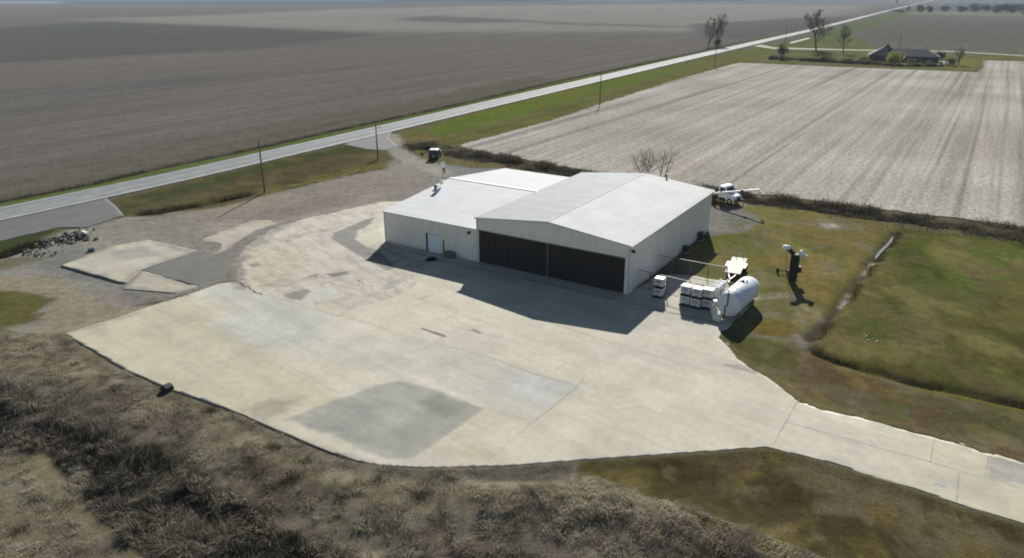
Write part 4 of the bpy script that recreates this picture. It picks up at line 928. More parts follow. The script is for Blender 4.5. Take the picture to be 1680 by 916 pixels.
# ================================================================= vehicles and machines
TYRE = BLACK; RIM = mat('wheel_white', (200, 200, 198), .5, .1, 5, .1)
def wheel(parent, x, y, z, r, w, rim=RIM, ax='Y'):
    mb = MB(); mb.lathe((x, y - w / 2, z), (0, 1, 0), [(0, r * .6), (0, r * .94), (.04, r), (w - .04, r), (w, r * .94), (w, r * .6)], 20); t = mb.build('wheel', TYRE, parent)
    mb = MB(); mb.lathe((x, y - w / 2 + .03, z), (0, 1, 0), [(0, .01), (0.01, r * .3), (.05, r * .6), (w - .11, r * .6), (w - .07, r * .3), (w - .06, .01)], 16); mb.build('rim', rim, t)
# flatbed trailer
c = PX([(1189, 446), (1214.5, 450), (1226, 424.5), (1202, 421)], .75); ctr = c.mean(0); fwd = (c[0] + c[1] - c[2] - c[3]); rz = math.atan2(fwd[1], fwd[0]); TLn = np.linalg.norm(fwd) / 2; TW = (np.linalg.norm(c[0] - c[1]) + np.linalg.norm(c[2] - c[3])) / 2
tr = thing('flatbed_trailer', 'low flatbed trailer with pale plank deck parked on the grass behind the tank', 'trailer', (ctr[0], ctr[1], 0), rz)
mb = MB(); pk = mat('bleached_planks', (212, 209, 200), .9, 0, 5, .1)
for i in range(9): mb.box((0, -TW / 2 + TW * (i + .5) / 9, .72), (TLn, TW / 9 - .015, .05))
mb.build('deck', pk, tr)
mb = MB(); mb.box((0, TW / 2 - .06, .62), (TLn, .08, .14)); mb.box((0, -TW / 2 + .06, .62), (TLn, .08, .14))
for x in (-TLn / 2 + .05, 0, TLn / 2 - .05): mb.box((x, 0, .61), (.08, TW - .2, .12))
mb.build('frame', DARKM, tr)
mb = MB(); mb.bar((TLn / 2, .5, .6), (TLn / 2 + 1.9, 0, .52), .1, .1); mb.bar((TLn / 2, -.5, .6), (TLn / 2 + 1.9, 0, .52), .1, .1); mb.bar((TLn / 2 + 1.8, 0, .52), (TLn / 2 + 2.9, 0, .5), .1, .1); mb.cyl((TLn / 2 + 2., 0, 0), (TLn / 2 + 2., 0, .8), .04, .04, 8); mb.build('tongue', GALV, tr)
for s in (1, -1):
    for x in (-.5, .4): wheel(tr, x, s * (TW / 2 + .16), .36, .36, .22)
    mb = MB(); mb.box((-.05, s * (TW / 2 + .17), .78), (1.9, .3, .04)); mb.box((-1.02, s * (TW / 2 + .17), .66), (.04, .3, .24)); mb.build('fender', mat('fender_white', (222, 222, 216), .5, 0, 4, .05), tr)
for y in (-.5, .4): 
    mb = MB(); mb.bar((-TLn / 2, y, .75), (-TLn / 2 - .1, y, 1.5), .08, .08); mb.build('ramp_post', GALV, tr)

# dark loader tower with white pods
q = at(1299, 463); bk = thing('loader_tower', 'tall dark loader with a white drum and a white funnel standing alone on the lawn', 'loader', (q[0], q[1], 0), R(-6))
BLK = mat('near_black_paint', (30, 31, 33), .6, .1, 3, .25)
mb = MB(); mb.prism([(-.46, .12), (.46, .12), (.48, 3.3), (.3, 3.75), (-.4, 3.75), (-.48, 3.3)], -.3, .3); mb.build('column', BLK, bk)
mb = MB(); mb.bar((.2, .2, 3.3), (-.9, .6, 4.35), .45, .5); mb.build('arm', BLK, bk)
mb = MB(); mb.lathe((-1.5, .6, 4.4), (1, -.05, -.08), [(0, .02), (.02, .3), (.85, .3), (.9, .02)], 16); mb.build('drum', mat('drum_white', (226, 228, 230), .4, 0, 4, .04), bk)
mb = MB(); mb.lathe((.4, .1, 3.25), (.6, -.15, .75), [(0, .12), (.7, .48), (.95, .52), (.97, .46), (.7, .36), (.2, .1)], 18); fn = mb.build('funnel', mat('drum_white', (226, 228, 230)), bk)
mb = MB(); mb.bar((0, .1, 1.2), (0, 3.2, .4), .16, .2); mb.bar((0, .0, .25), (0, 3.2, .36), .16, .16); mb.cyl((-1.05, 3.2, .34), (1.2, 3.2, .34), .06, .06, 8); mb.build('chassis', BLK, bk)
for x in (-1.05, 1.2):
    mb = MB(); mb.lathe((x - .12, 3.2, .34), (1, 0, 0), [(0, .2), (0, .31), (.03, .34), (.21, .34), (.24, .31), (.24, .2)], 18); t = mb.build('wheel', TYRE, bk)
    mb = MB(); mb.lathe((x - .1, 3.2, .34), (1, 0, 0), [(0, .01), (.02, .2), (.18, .2), (.2, .01)], 14); mb.build('rim', DARKM, t)
mb = MB(); mb.bar((-1.0, .6, 4.2), (-.75, -.2, .1), .04, .04); mb.build('hanging_hose', BLACK, bk)
mb = MB(); mb.box((.7, .1, 1.7), (.44, .4, .8)); mb.build('control_box', BLK, bk)

# white boom truck behind the hangar
TRW = mat('white_truck_paint', (214, 220, 222), .35, 0, 3, .04); GLS = mat('dark_glass', (40, 52, 56), .12, 0, 3, .1, spec=.6)
f_ = at(1204, 338)[:2]; b_ = at(1176, 331)[:2]; d = f_ - b_; rz = math.atan2(d[1], d[0]) 
tk_ = thing('boom_truck', 'white loader truck with a long white boom parked behind the hangar corner', 'truck', (f_[0], f_[1], 0), rz)
# local: x forward, nose at x=0, centreline at y=+1.1 (the near side faces the camera)
yo = 1.0; hw = 1.08
mb = MB(); mb.prism([(-3.35, .75), (-1.55, .75), (-1.5, 1.55), (-2.0, 2.5), (-2.25, 2.66), (-3.25, 2.66), (-3.35, 2.4)], yo - hw, yo + hw); cab = mb.build('cab', TRW, tk_, .06)
mb = MB(); mb.prism([(-1.6, .85), (-.1, .8), (-.05, 1.28), (-.3, 1.42), (-1.6, 1.58)], yo - .82, yo + .82); mb.build('hood', TRW, tk_, .07)
mb = MB(); mb.add([(-1.49, yo - .9, 1.6), (-1.49, yo + .9, 1.6), (-1.97, yo + .85, 2.46), (-1.97, yo - .85, 2.46)], [(0, 1, 2, 3)]); mb.build('windshield', GLS, cab)
for s in (-1, 1):
    y = yo + s * (hw + .008); v = [(-3.05, y, 1.6), (-1.72, y, 1.6), (-2.1, y, 2.4), (-3.05, y, 2.4)]; mb = MB(); mb.add(v, [(0, 1, 2, 3) if s < 0 else (3, 2, 1, 0)]); mb.build('side_window', GLS, cab)
    mb = MB(); n = 9; arc = [(-.95 + .62 * math.cos(math.pi * i / n), .55 + .62 * math.sin(math.pi * i / n)) for i in range(n + 1)]; mb.prism(arc + [(-1.75, .55), (-1.75, 1.25), (-.2, 1.2), (-.12, .55)][::1] if False else [(-.2, .62), (-.25, 1.05), (-.6, 1.25), (-1.3, 1.25), (-1.68, 1.05), (-1.72, .62), (-1.5, .72), (-1.25, 1.02), (-.7, 1.02), (-.42, .72)], yo + s * .82, yo + s * (hw + .06)); mb.build('fender', TRW, tk_)
    wheel(tk_, -.98, yo + s * .95, .48, .48, .3); wheel(tk_, -6.3, yo + s * .95, .48, .48, .5)
    mb = MB(); mb.box((-.08, yo + s * .6, 1.0), (.1, .3, .22)); mb.build('headlight', mat('lamp_glass', (190, 196, 200), .2), tk_)
    mb = MB(); mb.cyl((-2.2, yo + s * (hw + .02), .7), (-2.2, yo + s * (hw + .02), .7001), .01, .01, 4); mb.box((-1.85, yo + s * (hw + .22), 1.9), (.08, .2, .38)); mb.build('mirror', DARKM, cab)
mb = MB(); mb.box((.08, yo, .62), (.18, 2.1, .32)); mb.build('bumper', DARKM, tk_, .03)
mb = MB(); mb.box((-.02, yo, 1.02), (.06, .8, .36)); mb.build('grille', DARKM, tk_)
mb = MB(); mb.box((-4., yo - .4, .72), (6.6, .12, .22)); mb.box((-4., yo + .4, .72), (6.6, .12, .22)); mb.cyl((-2.9, yo - 1.0, .6), (-1.9, yo - 1.0, .6), .28, .28, 14); mb.build('chassis', DARKM, tk_)
mb = MB(); mb.box((-5.7, yo, 1.0), (3.9, 2.2, .18)); mb.build('bed', mat('dull_dark_bed', (60, 60, 60), 1., 0, 3, .2, spec=0), tk_)
mb = MB(); mb.prism([(-7.4, 1.7), (-7.0, 1.1), (-5.2, 1.1), (-4.6, 1.7)], yo - 1., yo + 1.); mb.build('hopper', mat('dull_dark_bed', (60, 60, 60), 1., 0, 3, .2, spec=0), tk_)
tk_.scale = (1.0, 1.12, 1.12)
# boom: found from the pixel of its tip and the pixel of its shadow
SUNV = np.array([.155, .985, math.tan(R(29.8))]); SUNV = SUNV / np.linalg.norm(SUNV)
def lift(shadow_px, tip_px):
    s = at(*shadow_px); best = None
    for l in np.linspace(2, 30, 400):
        p = s + SUNV * l; e = np.hypot(*(np.array(proj(p)) - tip_px))
        if best is None or e < best[0]: best = (e, p)
    return best[1]
tip = lift((1253, 366), (1250, 311.5))
M_ = Matrix.Rotation(-rz, 3, 'Z'); lt = M_ @ (Vector(tip) - Vector((f_[0], f_[1], 0))); lt = Vector((lt.x, lt.y / 1.12, lt.z / 1.12))
ls = M_ @ (Vector(at(1172, 317.5, 1.7)) - Vector((f_[0], f_[1], 0))); ls = Vector((ls.x, ls.y / 1.12, ls.z / 1.12))
mb = MB(); mb.cyl(ls, lt, .17, .15, 12); bo = mb.build('boom', mat('boom_white', (216, 218, 220), .4, .1, 3, .06), tk_)
jx = ls.lerp(lt, .62); mb = MB(); mb.bar(ls.lerp(lt, .60), ls.lerp(lt, .65), .5, .5); mb.build('boom_joint', DARKM, bo)
mb = MB(); mb.cyl(lt + Vector((0, 0, -.2)), lt + Vector((0, 0, -1.15)), .2, .14, 12); mb.build('spout', mat('spout_cream', (206, 198, 176), .6, 0, 3, .06), bo)
mb = MB(); mb.bar((ls.x, ls.y, .0), (ls.x, ls.y, ls.z - .12), .3, .3); mb.build('turret', DARKM, tk_)

# dark blue vehicle beside the gravel drive
q = at(710.5, 263.); sv = thing('parked_vehicle', 'dark navy boxy utility vehicle parked beside the gravel drive by the brush', 'vehicle', (q[0], q[1], .0), R(84))
NAVY = mat('navy_paint', (26, 32, 58), .35, .1, 3, .12)
mb = MB(); mb.prism([(0, .5), (4.5, .5), (4.55, 1.1), (4.4, 1.35), (3.3, 1.42), (2.65, 2.1), (.25, 2.12), (.02, 1.3)], -1., 1.); bd = mb.build('body', NAVY, sv, .08)
mb = MB(); mb.box((1.45, 0, 2.14), (2.2, 1.8, .05)); mb.build('roof_panel', mat('pale_blue_grey', (112, 122, 128), .5, .1, 4, .1), bd, .02)  # roof panel in a paler blue-grey than the navy body
mb = MB(); mb.add([(.055, .78, 1.4), (.055, -.78, 1.4), (.19, -.72, 1.98), (.19, .72, 1.98)], [(0, 1, 2, 3)]); mb.build('rear_window', GLS, bd)
for s in (-1, 1):
    mb = MB(); y = s * 1.006; v = [(.45, y, 1.42), (2.95, y, 1.42), (2.55, y, 1.98), (.5, y, 1.98)]; mb.add(v, [(0, 1, 2, 3) if s < 0 else (3, 2, 1, 0)]); mb.build('side_window', GLS, bd)
    for x in (.9, 3.6): wheel(sv, x, s * .92, .37, .37, .24, DARKM)
    mb = MB(); mb.box((-.02, s * .85, 1.15), (.06, .16, .4)); mb.build('tail_light', mat('red_lens', (92, 24, 22), .3), sv)
mb = MB(); mb.box((-.05, -.1, .92), (.05, .5, .34)); mb.build('number_plate', mat('plate_pale', (176, 180, 190), .5), sv)
mb = MB(); mb.box((-.06, 0, .58), (.14, 1.95, .24)); mb.build('bumper', DARKM, sv, .03)
q = at(692, 259); mk = thing('marker_post', 'short dark culvert marker at the grassy edge of the gravel drive', 'marker', (q[0], q[1], 0), .4)
mb = MB(); mb.cyl((0, 0, 0), (.1, .1, .75), .07, .06, 8); mb.build('post', BLK, mk); mb = MB(); mb.box((.1, .1, .8), (.75, .06, .4)); mb.build('plate', mat('dark_green', (44, 54, 34), .7), mk)
# small things lying about
q = at(275, 640, 0); dr = thing('drain_box', 'black drain box with pipe at the lower left edge of the apron', 'drain', (q[0], q[1], -.1), THETA)
mb = MB(); mb.prism([(-.5, 0), (.5, 0), (.42, .5), (.1, .72), (-.35, .6)], -.4, .4); mb.build('box', BLK, dr, .04); mb = MB(); mb.cyl((-.4, -.1, .15), (-1.1, -.25, .02), .1, .1, 10); mb.build('pipe', DARKM, dr)
q = at(150, 413.5, 0); bl = thing('blue_crate', 'small weathered blue crate lying on the gravel beyond the left slab', 'crate', (q[0], q[1], 0), .5)
mb = MB(); mb.box((0, 0, .05), (.9, .6, .06))
for s in (-1, 1): mb.box((0, s * .28, .25), (.9, .05, .36)); mb.box((s * .43, 0, .25), (.05, .51, .36))
mb.build('body', mat('faded_blue', (72, 104, 122), .7, 0, 4, .15), bl)
# concrete rubble by the entrance
def chunk(sz, seed):
    r = np.random.default_rng(seed); mb = MB(); n = 5; vs = []
    for zz, f in ((0, 1.), (.55, .9), (1., .55)):
        for i in range(n):
            a = 2 * math.pi * i / n + r.normal(0, .25); rr = f * r.uniform(.6, 1.25); vs.append((rr * math.cos(a) * sz * .6, rr * math.sin(a) * sz * .45, zz * sz * r.uniform(.4, .6) - .06))
    fs = [tuple(range(n))[::-1], tuple(range(2 * n, 3 * n))] + [(k * n + i, k * n + (i + 1) % n, (k + 1) * n + (i + 1) % n, (k + 1) * n + i) for k in (0, 1) for i in range(n)]
    return mb.add(vs, fs)
RUB = [mat('rubble_pale', (158, 148, 132), .9, 0, 3, .15, .3), mat('rubble_grey', (112, 103, 92), .9, 0, 3, .2, .3), mat('rubble_dark', (84, 80, 78), .9, 0, 3, .25, .3)]
protos = [chunk(1., 50 + i).build('rubble_chunk', RUB[(0, 1, 2, 1, 2, 2)[i]]) for i in range(6)]
r = np.random.default_rng(3); used = set()
for i in range(190):
    if i < 140:
        t = r.uniform(); c0 = np.array([68 + 78 * t, 402 - 18 * t]); px, py = c0[0] + r.normal(0, 6), c0[1] + r.normal(0, 4.5); s = r.uniform(.25, .8) ** 1.2
    else: px, py = r.uniform(35, 95), r.uniform(410, 421); s = r.uniform(.15, .45)
    k = i % 6; o = protos[k] if k not in used else protos[k].copy()
    if k in used: COL.objects.link(o)
    used.add(k); q = at(px, py); hz = .0
    if i < 140: hz = .45 * r.uniform() * math.exp(-((py - (402 - 18 * (px - 68) / 78)) / 4.5) ** 2)
    o.location = (q[0], q[1], hz); o.scale = (s,) * 3; o.rotation_euler = (r.normal(0, .25), r.normal(0, .25), r.uniform(0, 6))
    tag(o, 'broken piece of concrete in the rubble heap by the road entrance', 'rubble', 'rubble heap by the entrance')
q = at(136, 384, .3); o = chunk(1.35, 99).build('concrete_block', mat('rubble_white', (222, 214, 192), .9, 0, 3, .08)); o.location = q; o.rotation_euler = (.3, .1, .4); tag(o, 'largest pale concrete block on the right end of the rubble heap', 'rubble')
for px, py, lab in ((158, 393, 'lone pale concrete lump lying just right of the rubble heap'),):
    q = at(px, py); o = chunk(.8, 120).build('concrete_block', RUB[0]); o.location = q; tag(o, lab, 'rubble')
for i, p in enumerate([(1417, 548), (1421, 552), (1431, 556), (1439, 560), (1424, 558)]):
    q = at(*p); o = chunk(.2 + .08 * (i % 2), 200 + i).build('white_scrap', mat('scrap_white', (206, 202, 194), .9)); o.location = (q[0], q[1], .02); o.rotation_euler = (0, 0, i * 1.3); tag(o, 'small white scrap lying in the meadow beyond the ditch', 'scrap', 'white scraps in the meadow')
# shallow water standing in the drainage ditch
mw, nt, N, L, B = newmat('still_water'); B.inputs['Base Color'].default_value = (.13, .13, .12, 1); B.inputs['Roughness'].default_value = .22; B.inputs['Specular IOR Level'].default_value = .3
pp = [(1467, 386), (1464, 394), (1459, 400), (1454, 405), (1448, 411), (1443, 417), (1437, 424), (1436, 420), (1439, 414), (1444, 408), (1451, 402), (1458, 395), (1463, 388)]
mb = MB(); mb.poly([(*p, -.22) for p in PX(pp)][::-1]); o = mb.build('puddle', mw); tag(o, kind='structure')

# utility poles
WOOD = mat('weathered_pole_wood', (98, 88, 78), .9, 0, 3, .2)
def pole(base, top_y, label, lamp=False, arm=True, lean=0.):
    b = at(*base); lo, hi = 2, 20
    for _ in range(50):
        m_ = (lo + hi) / 2
        if proj((b[0], b[1], m_))[1] > top_y: lo = m_
        else: hi = m_
    h = lo; t = thing('utility_pole', label, 'utility pole', (b[0], b[1], -.1), R(58)); t.rotation_euler = (0, lean, R(58)); t['group'] = 'utility poles along the road'
    mb = MB(); mb.cyl((0, 0, 0), (0, 0, h + .1), .17, .11, 10); mb.build('post', WOOD, t)
    if arm:
        mb = MB(); mb.box((0, -.14, h - .35), (.12, .1, .12)); mb.bar((0, -1.1, h - .3), (0, 1.1, h - .3), .1, .12); am = mb.build('crossarm', WOOD, t)
        for y in (-1., 0, 1.):
            mb = MB(); mb.cyl((0, y, h - .25), (0, y, h - .02), .05, .03, 8); mb.build('insulator', mat('insulator_grey', (130, 134, 136), .3), am)
    if lamp:
        mb = MB(); mb.cyl((0, 0, h - .9), (.5, -.9, h - .6), .03, .03, 6); lm_ = mb.build('lamp_arm', GALV, t)
        mb = MB(); mb.lathe((.5, -.9, h - .75), (0, 0, 1), [(0, .2), (.2, .24), (.34, .1), (.36, .01)], 12); mb.build('lamp_head', mat('lamp_white', (220, 222, 220), .4), lm_)
    mb = MB(); mb.cyl((.13, .0, h - 1.6), (.13, 0, h - 2.5), .0 + .02, .02, 6); mb.build('ground_wire', GALV, t)
pole((434.5, 315.5), 230, 'bare wooden utility pole at the grass edge left of the entrance, nearest of the row', arm=False)
pole((620, 261), 203, 'wooden utility pole with a white lamp at the turn of the gravel drive', lamp=True, arm=False)
pole((984, 172), 120, 'thin utility pole at the near left edge of the pale field')
pole((1172, 111), 72, 'utility pole at the far corner of the pale field before the twin bare trees')
pole((1287, 76), 43, 'utility pole beyond the small round bush in front of the farmhouse yard')
pole((1474, 83), 55, 'tilted pole rising behind the farmhouse roof', arm=False, lean=R(3))

# ================================================================= farmhouse
b0, b1 = at(1423, 100), at(1541, 104); d = (b1 - b0)[:2]; FL = np.linalg.norm(d); frz = math.atan2(d[1], d[0])
fh = thing('farmhouse', 'long low farmhouse with dark hipped roof and chimney behind a hedge', 'house', (b0[0], b0[1], 0), frz)
SHG = mat('dark_shingles', (62, 63, 70), .85, 0, .6, .16); BRK = mat('dark_brick', (66, 62, 64), .9, 0, 2, .2)
def hip(parent, x0, x1, y0, y1, e, rdg, ov=.7):
    mb = MB(); mb.box(((x0 + x1) / 2, (y0 + y1) / 2, e / 2), (x1 - x0, y1 - y0, e)); w = mb.build('wall', BRK, parent)
    a, b, c, d_ = x0 - ov, x1 + ov, y0 - ov, y1 + ov; h = min(b - a, d_ - c) / 2; z = e - .1
    vs = [(a, c, z), (b, c, z), (b, d_, z), (a, d_, z), (a + h, (c + d_) / 2, rdg), (b - h, (c + d_) / 2, rdg)] if (b - a) >= (d_ - c) else [(a, c, z), (b, c, z), (b, d_, z), (a, d_, z), ((a + b) / 2, c + h, rdg), ((a + b) / 2, d_ - h, rdg)]
    fs = [(0, 1, 5, 4), (1, 2, 5), (2, 3, 4, 5), (3, 0, 4)] if (b - a) >= (d_ - c) else [(0, 1, 4), (1, 2, 5, 4), (2, 3, 5), (3, 0, 4, 5)]
    mb = MB(); mb.add(vs, fs + [(3, 2, 1, 0)]); return mb.build('roof', SHG, parent)
r1 = hip(fh, .5, 17, 0, 15, 3., 7.6); hip(fh, 6., FL - .5, 1.2, 13.4, 2.95, 6.3)
mb = MB(); mb.box((8.8, 8.2, 7.4), (1.2, 1.0, 2.2)); mb.build('chimney', BRK, r1)
PWIN = mat('house_window', (70, 78, 88), .15, 0, 3, .1)
for x in (3, 7.5, 12.5): mb = MB(); mb.box((x, -.02, 1.6), (1.6, .08, 1.3)); f_2 = mb.build('window', mat('dull_frame', (104, 104, 108), .6), fh); mb = MB(); mb.box((x, -.07, 1.6), (1.35, .04, 1.08)); mb.build('pane', PWIN, f_2)
for x in (20, 25, 30): mb = MB(); mb.box((x, 1.17, 1.6), (1.6, .08, 1.3)); f_2 = mb.build('window', mat('dull_frame', (104, 104, 108), .6), fh); mb = MB(); mb.box((x, 1.12, 1.6), (1.35, .04, 1.08)); mb.build('pane', PWIN, f_2)
mb = MB(); mb.box((22.4, 1.16, 1.05), (1.0, .1, 2.1)); mb.build('door', mat('house_door', (120, 110, 100), .6), fh)
mb = MB(); mb.box((FL - .45, 7., 1.5), (.12, 4.6, 2.7)); tag(mb.build('garage_door', PLW, fh), 'white garage door on the right end')
q = at(1556, 105); ptd = at(1536, 108)
gridslab('driveway', PX([(1538, 101), (1556, 100), (1562, 104), (1548, 108), (1536, 107)]), 1., bpy.data.materials['pale_gravel'], .07, .2, patchcol)

# ================================================================= vegetation
def blades(name, P, h, w, ang, lean, col, parent=None, m=LEAF, bend=.5):
    """thin two-piece blades: base pair, middle pair, tip"""
    n = len(P); ca, sa = np.cos(ang), np.sin(ang); wx, wy = -sa * w / 2, ca * w / 2
    lx, ly = np.cos(ang + rng.normal(0, .5, n)) , np.sin(ang + rng.normal(0, .5, n))
    wa = rng.uniform(0, 6.28, n); wx, wy = np.cos(wa) * w / 2, np.sin(wa) * w / 2
    mid = P + np.stack([lx * lean * h * .35, ly * lean * h * .35, h * .6], -1)
    tip = P + np.stack([lx * lean * h, ly * lean * h, h * (1 - bend * np.clip(lean, 0, 1.2) * .5)], -1)
    W = np.stack([wx, wy, np.zeros(n)], -1)
    v = np.stack([P - W, P + W, mid - W * .8, mid + W * .8, tip], 1).reshape(-1, 3)
    b = (np.arange(n) * 5)[:, None]
    f = np.concatenate([b + [0, 1, 3], b + [0, 3, 2], b + [2, 3, 4]], 0)
    c = np.repeat(np.concatenate([col, np.ones((n, 1))], 1), 5, 0)
    return npmesh(name, v, f, 3, m, c, False, parent)
def sample(poly, n):
    poly = np.asarray(poly); lo, hi = poly.min(0), poly.max(0); out = []
    while sum(map(len, out)) < n:
        q = rng.uniform(lo, hi, (n * 2, 2)); out.append(q[sdf(q[:, 0], q[:, 1], poly) < 0])
    return np.vstack(out)[:n]
def palette(cols, n, v=.2):
    C = np.array([alb(c) for c in cols]); c = C[rng.integers(0, len(C), n)]
    return c * rng.uniform(1 - v, 1 + v, (n, 1))
def z_at(P): return hfun(P[:, 0], P[:, 1])
# --- thicket in the foreground ditch
BR = PX([(-250, 610), (0, 618), (60, 640), (150, 682), (260, 726), (350, 768), (420, 824), (520, 876), (610, 903), (720, 893), (900, 905), (1030, 950), (1100, 990), (300, 990), (215, 915), (155, 850), (108, 785), (80, 752), (0, 738), (-250, 715)])
n = 230000; Q = sample(BR, n)
edge = -sdf(Q[:, 0], Q[:, 1], BR); keep = rng.uniform(0, 1, n) < sm(-.2, 1.8, edge + (fbm(Q[:, 0], Q[:, 1], 1.8, 3, 71) - .5) * 2.5); Q = Q[keep]; n = len(Q); edge = edge[keep]
cl = fbm(Q[:, 0], Q[:, 1], 2.2, 4, 61); cl2 = fbm(Q[:, 0], Q[:, 1], 1.1, 3, 63); 
h = (.3 + 1.15 * sm(.34, .68, cl)) * rng.uniform(.45, 1.1, n) * sm(-.3, 2.2, edge + .5)
dens = rng.uniform(0, 1, n) < .35 + .65 * sm(.3, .6, cl2)
Q, h, cl, cl2, n = Q[dens], h[dens], cl[dens], cl2[dens], dens.sum()
hl = fbm(Q[:, 0], Q[:, 1], 4., 3, 67)[:, None]
c_d = palette([(58, 54, 44), (48, 46, 38), (68, 62, 50), (44, 48, 34), (42, 38, 34)], n, .3); c_l = palette([(190, 182, 160), (172, 164, 144), (204, 196, 176), (158, 142, 124)], n, .25)
pick = (rng.uniform(0, 1, (n, 1)) < sm(.42, .66, hl) * .35 + .15)
grn = (np.exp(-((Q - PX([(335, 750)])[0]) ** 2).sum(1) / 5) > rng.uniform(0.25, 1, n))[:, None]
cc = np.where(grn, palette([(86, 92, 44), (76, 82, 40)], n), np.where(pick, c_l, c_d))
z = z_at(Q)
o = blades('thicket', np.stack([Q[:, 0], Q[:, 1], z - .05], -1), h, rng.uniform(.012, .034, n), fbm(Q[:, 0], Q[:, 1], 1.6, 2, 69) * 12.5, rng.uniform(.3, 1.6, n), cc)
tag(o, 'dark tangled thicket of dry brush filling the foreground ditch', 'thicket', kind='stuff')
# --- rough dry grass on the bank and this side of the ditch
BK = np.vstack([APW[:13], PX([(900, 763), (945, 775), (1100, 835), (1330, 920), (1440, 980), (-260, 980), (-200, 560), (0, 545)])])
n = 260000; Q = sample(BK, n)
inb = sdf(Q[:, 0], Q[:, 1], BR) > -1.6; dap = sdf(Q[:, 0], Q[:, 1], APW)
gray = sdf(Q[:, 0], Q[:, 1], PX([(740, 776), (820, 766), (945, 761), (945, 806), (900, 803), (800, 797)])) > .3
path = dline(Q[:, 0], Q[:, 1], PX([(-60, 785), (0, 782), (35, 762), (62, 757), (72, 775), (95, 808), (140, 848), (195, 893), (260, 950)])) > .55
den = fbm(Q[:, 0], Q[:, 1], 1.6, 4, 81)
k_ = inb & path & (dap > -.12 + .2 * rng.uniform(0, 1, n)) & (rng.uniform(0, 1, n) < sm(.25, .6, den) + .1) & (gray | (rng.uniform(0, 1, n) < .15)); Q, den, n = Q[k_], den[k_], k_.sum()
cr = np.exp(-(dline(Q[:, 0], Q[:, 1], CREST) / 2.5) ** 2)
right = sm(-4, 4, Q[:, 0])
h = (.05 + .26 * sm(.35, .65, den) + .16 * cr * right + .08 * right) * rng.uniform(.4, 1.3, n)
tn = fbm(Q[:, 0], Q[:, 1], 3.5, 4, 83)[:, None]
cA = palette([(200, 190, 164), (208, 200, 176), (188, 180, 154)], n, .22); cB = palette([(174, 162, 142), (160, 148, 132), (182, 170, 154)], n, .22); cG = palette([(146, 144, 108), (154, 152, 118)], n, .2)
cc = np.where(tn + rng.normal(0, .06, (n, 1)) > .5, cA, np.where(rng.uniform(0, 1, (n, 1)) < .2, cG, cB))
o = blades('dry_grass', np.stack([Q[:, 0], Q[:, 1], z_at(Q) - .02], -1), h, rng.uniform(.015, .035, n), fbm(Q[:, 0], Q[:, 1], 2.5, 2, 85) * 12.5, rng.uniform(.4, 1.7, n), cc)
tag(o, 'rough dry tan grass covering the bank along the apron', 'grass', kind='stuff')
# low dark weed clumps dotted over the bank
pts = [(1250 * 0 + 410, 762), (425, 780), (475, 790), (690, 818), (560, 820), (230, 660), (300, 690), (345, 675), (450, 735), (620, 790), (700, 812), (800, 830), (60, 572), (120, 600), (190, 640), (500, 760), (740, 790), (30, 870), (105, 830), (60, 820)]
VQ = []
for p in pts:
    q = PX([p])[0]; k_ = int(rng.integers(160, 420)); VQ.append(q + rng.normal(0, rng.uniform(.25, .6), (k_, 2)))
Q = np.vstack(VQ); n = len(Q)
o = blades('weed_clumps', np.stack([Q[:, 0], Q[:, 1], z_at(Q) - .02], -1), rng.uniform(.08, .3, n), rng.uniform(.02, .04, n), rng.uniform(0, 6.3, n), rng.uniform(.4, 1.6, n), palette([(84, 76, 60), (98, 88, 70), (74, 72, 54)], n, .3))
tag(o, 'low dark weeds dotted over the dry bank', 'weeds', kind='stuff')
# --- short turf tufts on the lawns
def turf(px, n, hr, cols, lab, name='lawn_tufts', w=(.04, .1), thr=.3):
    P = PX(px); Q = sample(P, n); den = fbm(Q[:, 0], Q[:, 1], 3., 4, 91); k_ = (rng.uniform(0, 1, n) < sm(thr, .65, den)) & (sdf(Q[:, 0], Q[:, 1], APW) > .05); Q = Q[k_]; n = len(Q)
    o = blades(name, np.stack([Q[:, 0], Q[:, 1], z_at(Q) - .01], -1), rng.uniform(*hr, n), rng.uniform(*w, n), rng.uniform(0, 6.3, n), rng.uniform(.3, 1.4, n), palette(cols, n, .22)); tag(o, lab, 'grass', kind='stuff')
turf([(960, 762), (1258, 741), (1400, 780), (1700, 875), (1750, 1000), (1480, 1000), (1300, 905), (1110, 835), (960, 802)], 26000, (.03, .09), [(150, 132, 84), (122, 110, 64), (160, 144, 98), (112, 98, 58)], 'thin brown turf in the corner below the taxiway', w=(.015, .035))
turf([(1245, 490), (1240, 440), (1250, 370), (1330, 345), (1460, 374), (1436, 415), (1395, 468), (1360, 508), (1330, 520), (1300, 480)], 14000, (.03, .08), [(176, 164, 108), (160, 156, 92), (186, 172, 122)], 'short olive turf between the hangar and the drainage ditch', w=(.02, .05))
turf([(1474, 377), (1750, 408), (1800, 700), (1500, 632), (1400, 604), (1350, 575), (1380, 512), (1435, 440)], 26000, (.03, .08), [(138, 146, 86), (150, 150, 92), (128, 138, 76), (156, 144, 100)], 'short green turf of the meadow beyond the drainage ditch', w=(.02, .05))
turf([(1190, 560), (1330, 578), (1500, 640), (1750, 700), (1800, 790), (1500, 708), (1320, 660), (1260, 620)], 26000, (.03, .09), [(164, 152, 112), (148, 142, 96), (172, 160, 126)], 'thin brown turf along the far edge of the taxiway', w=(.02, .045))
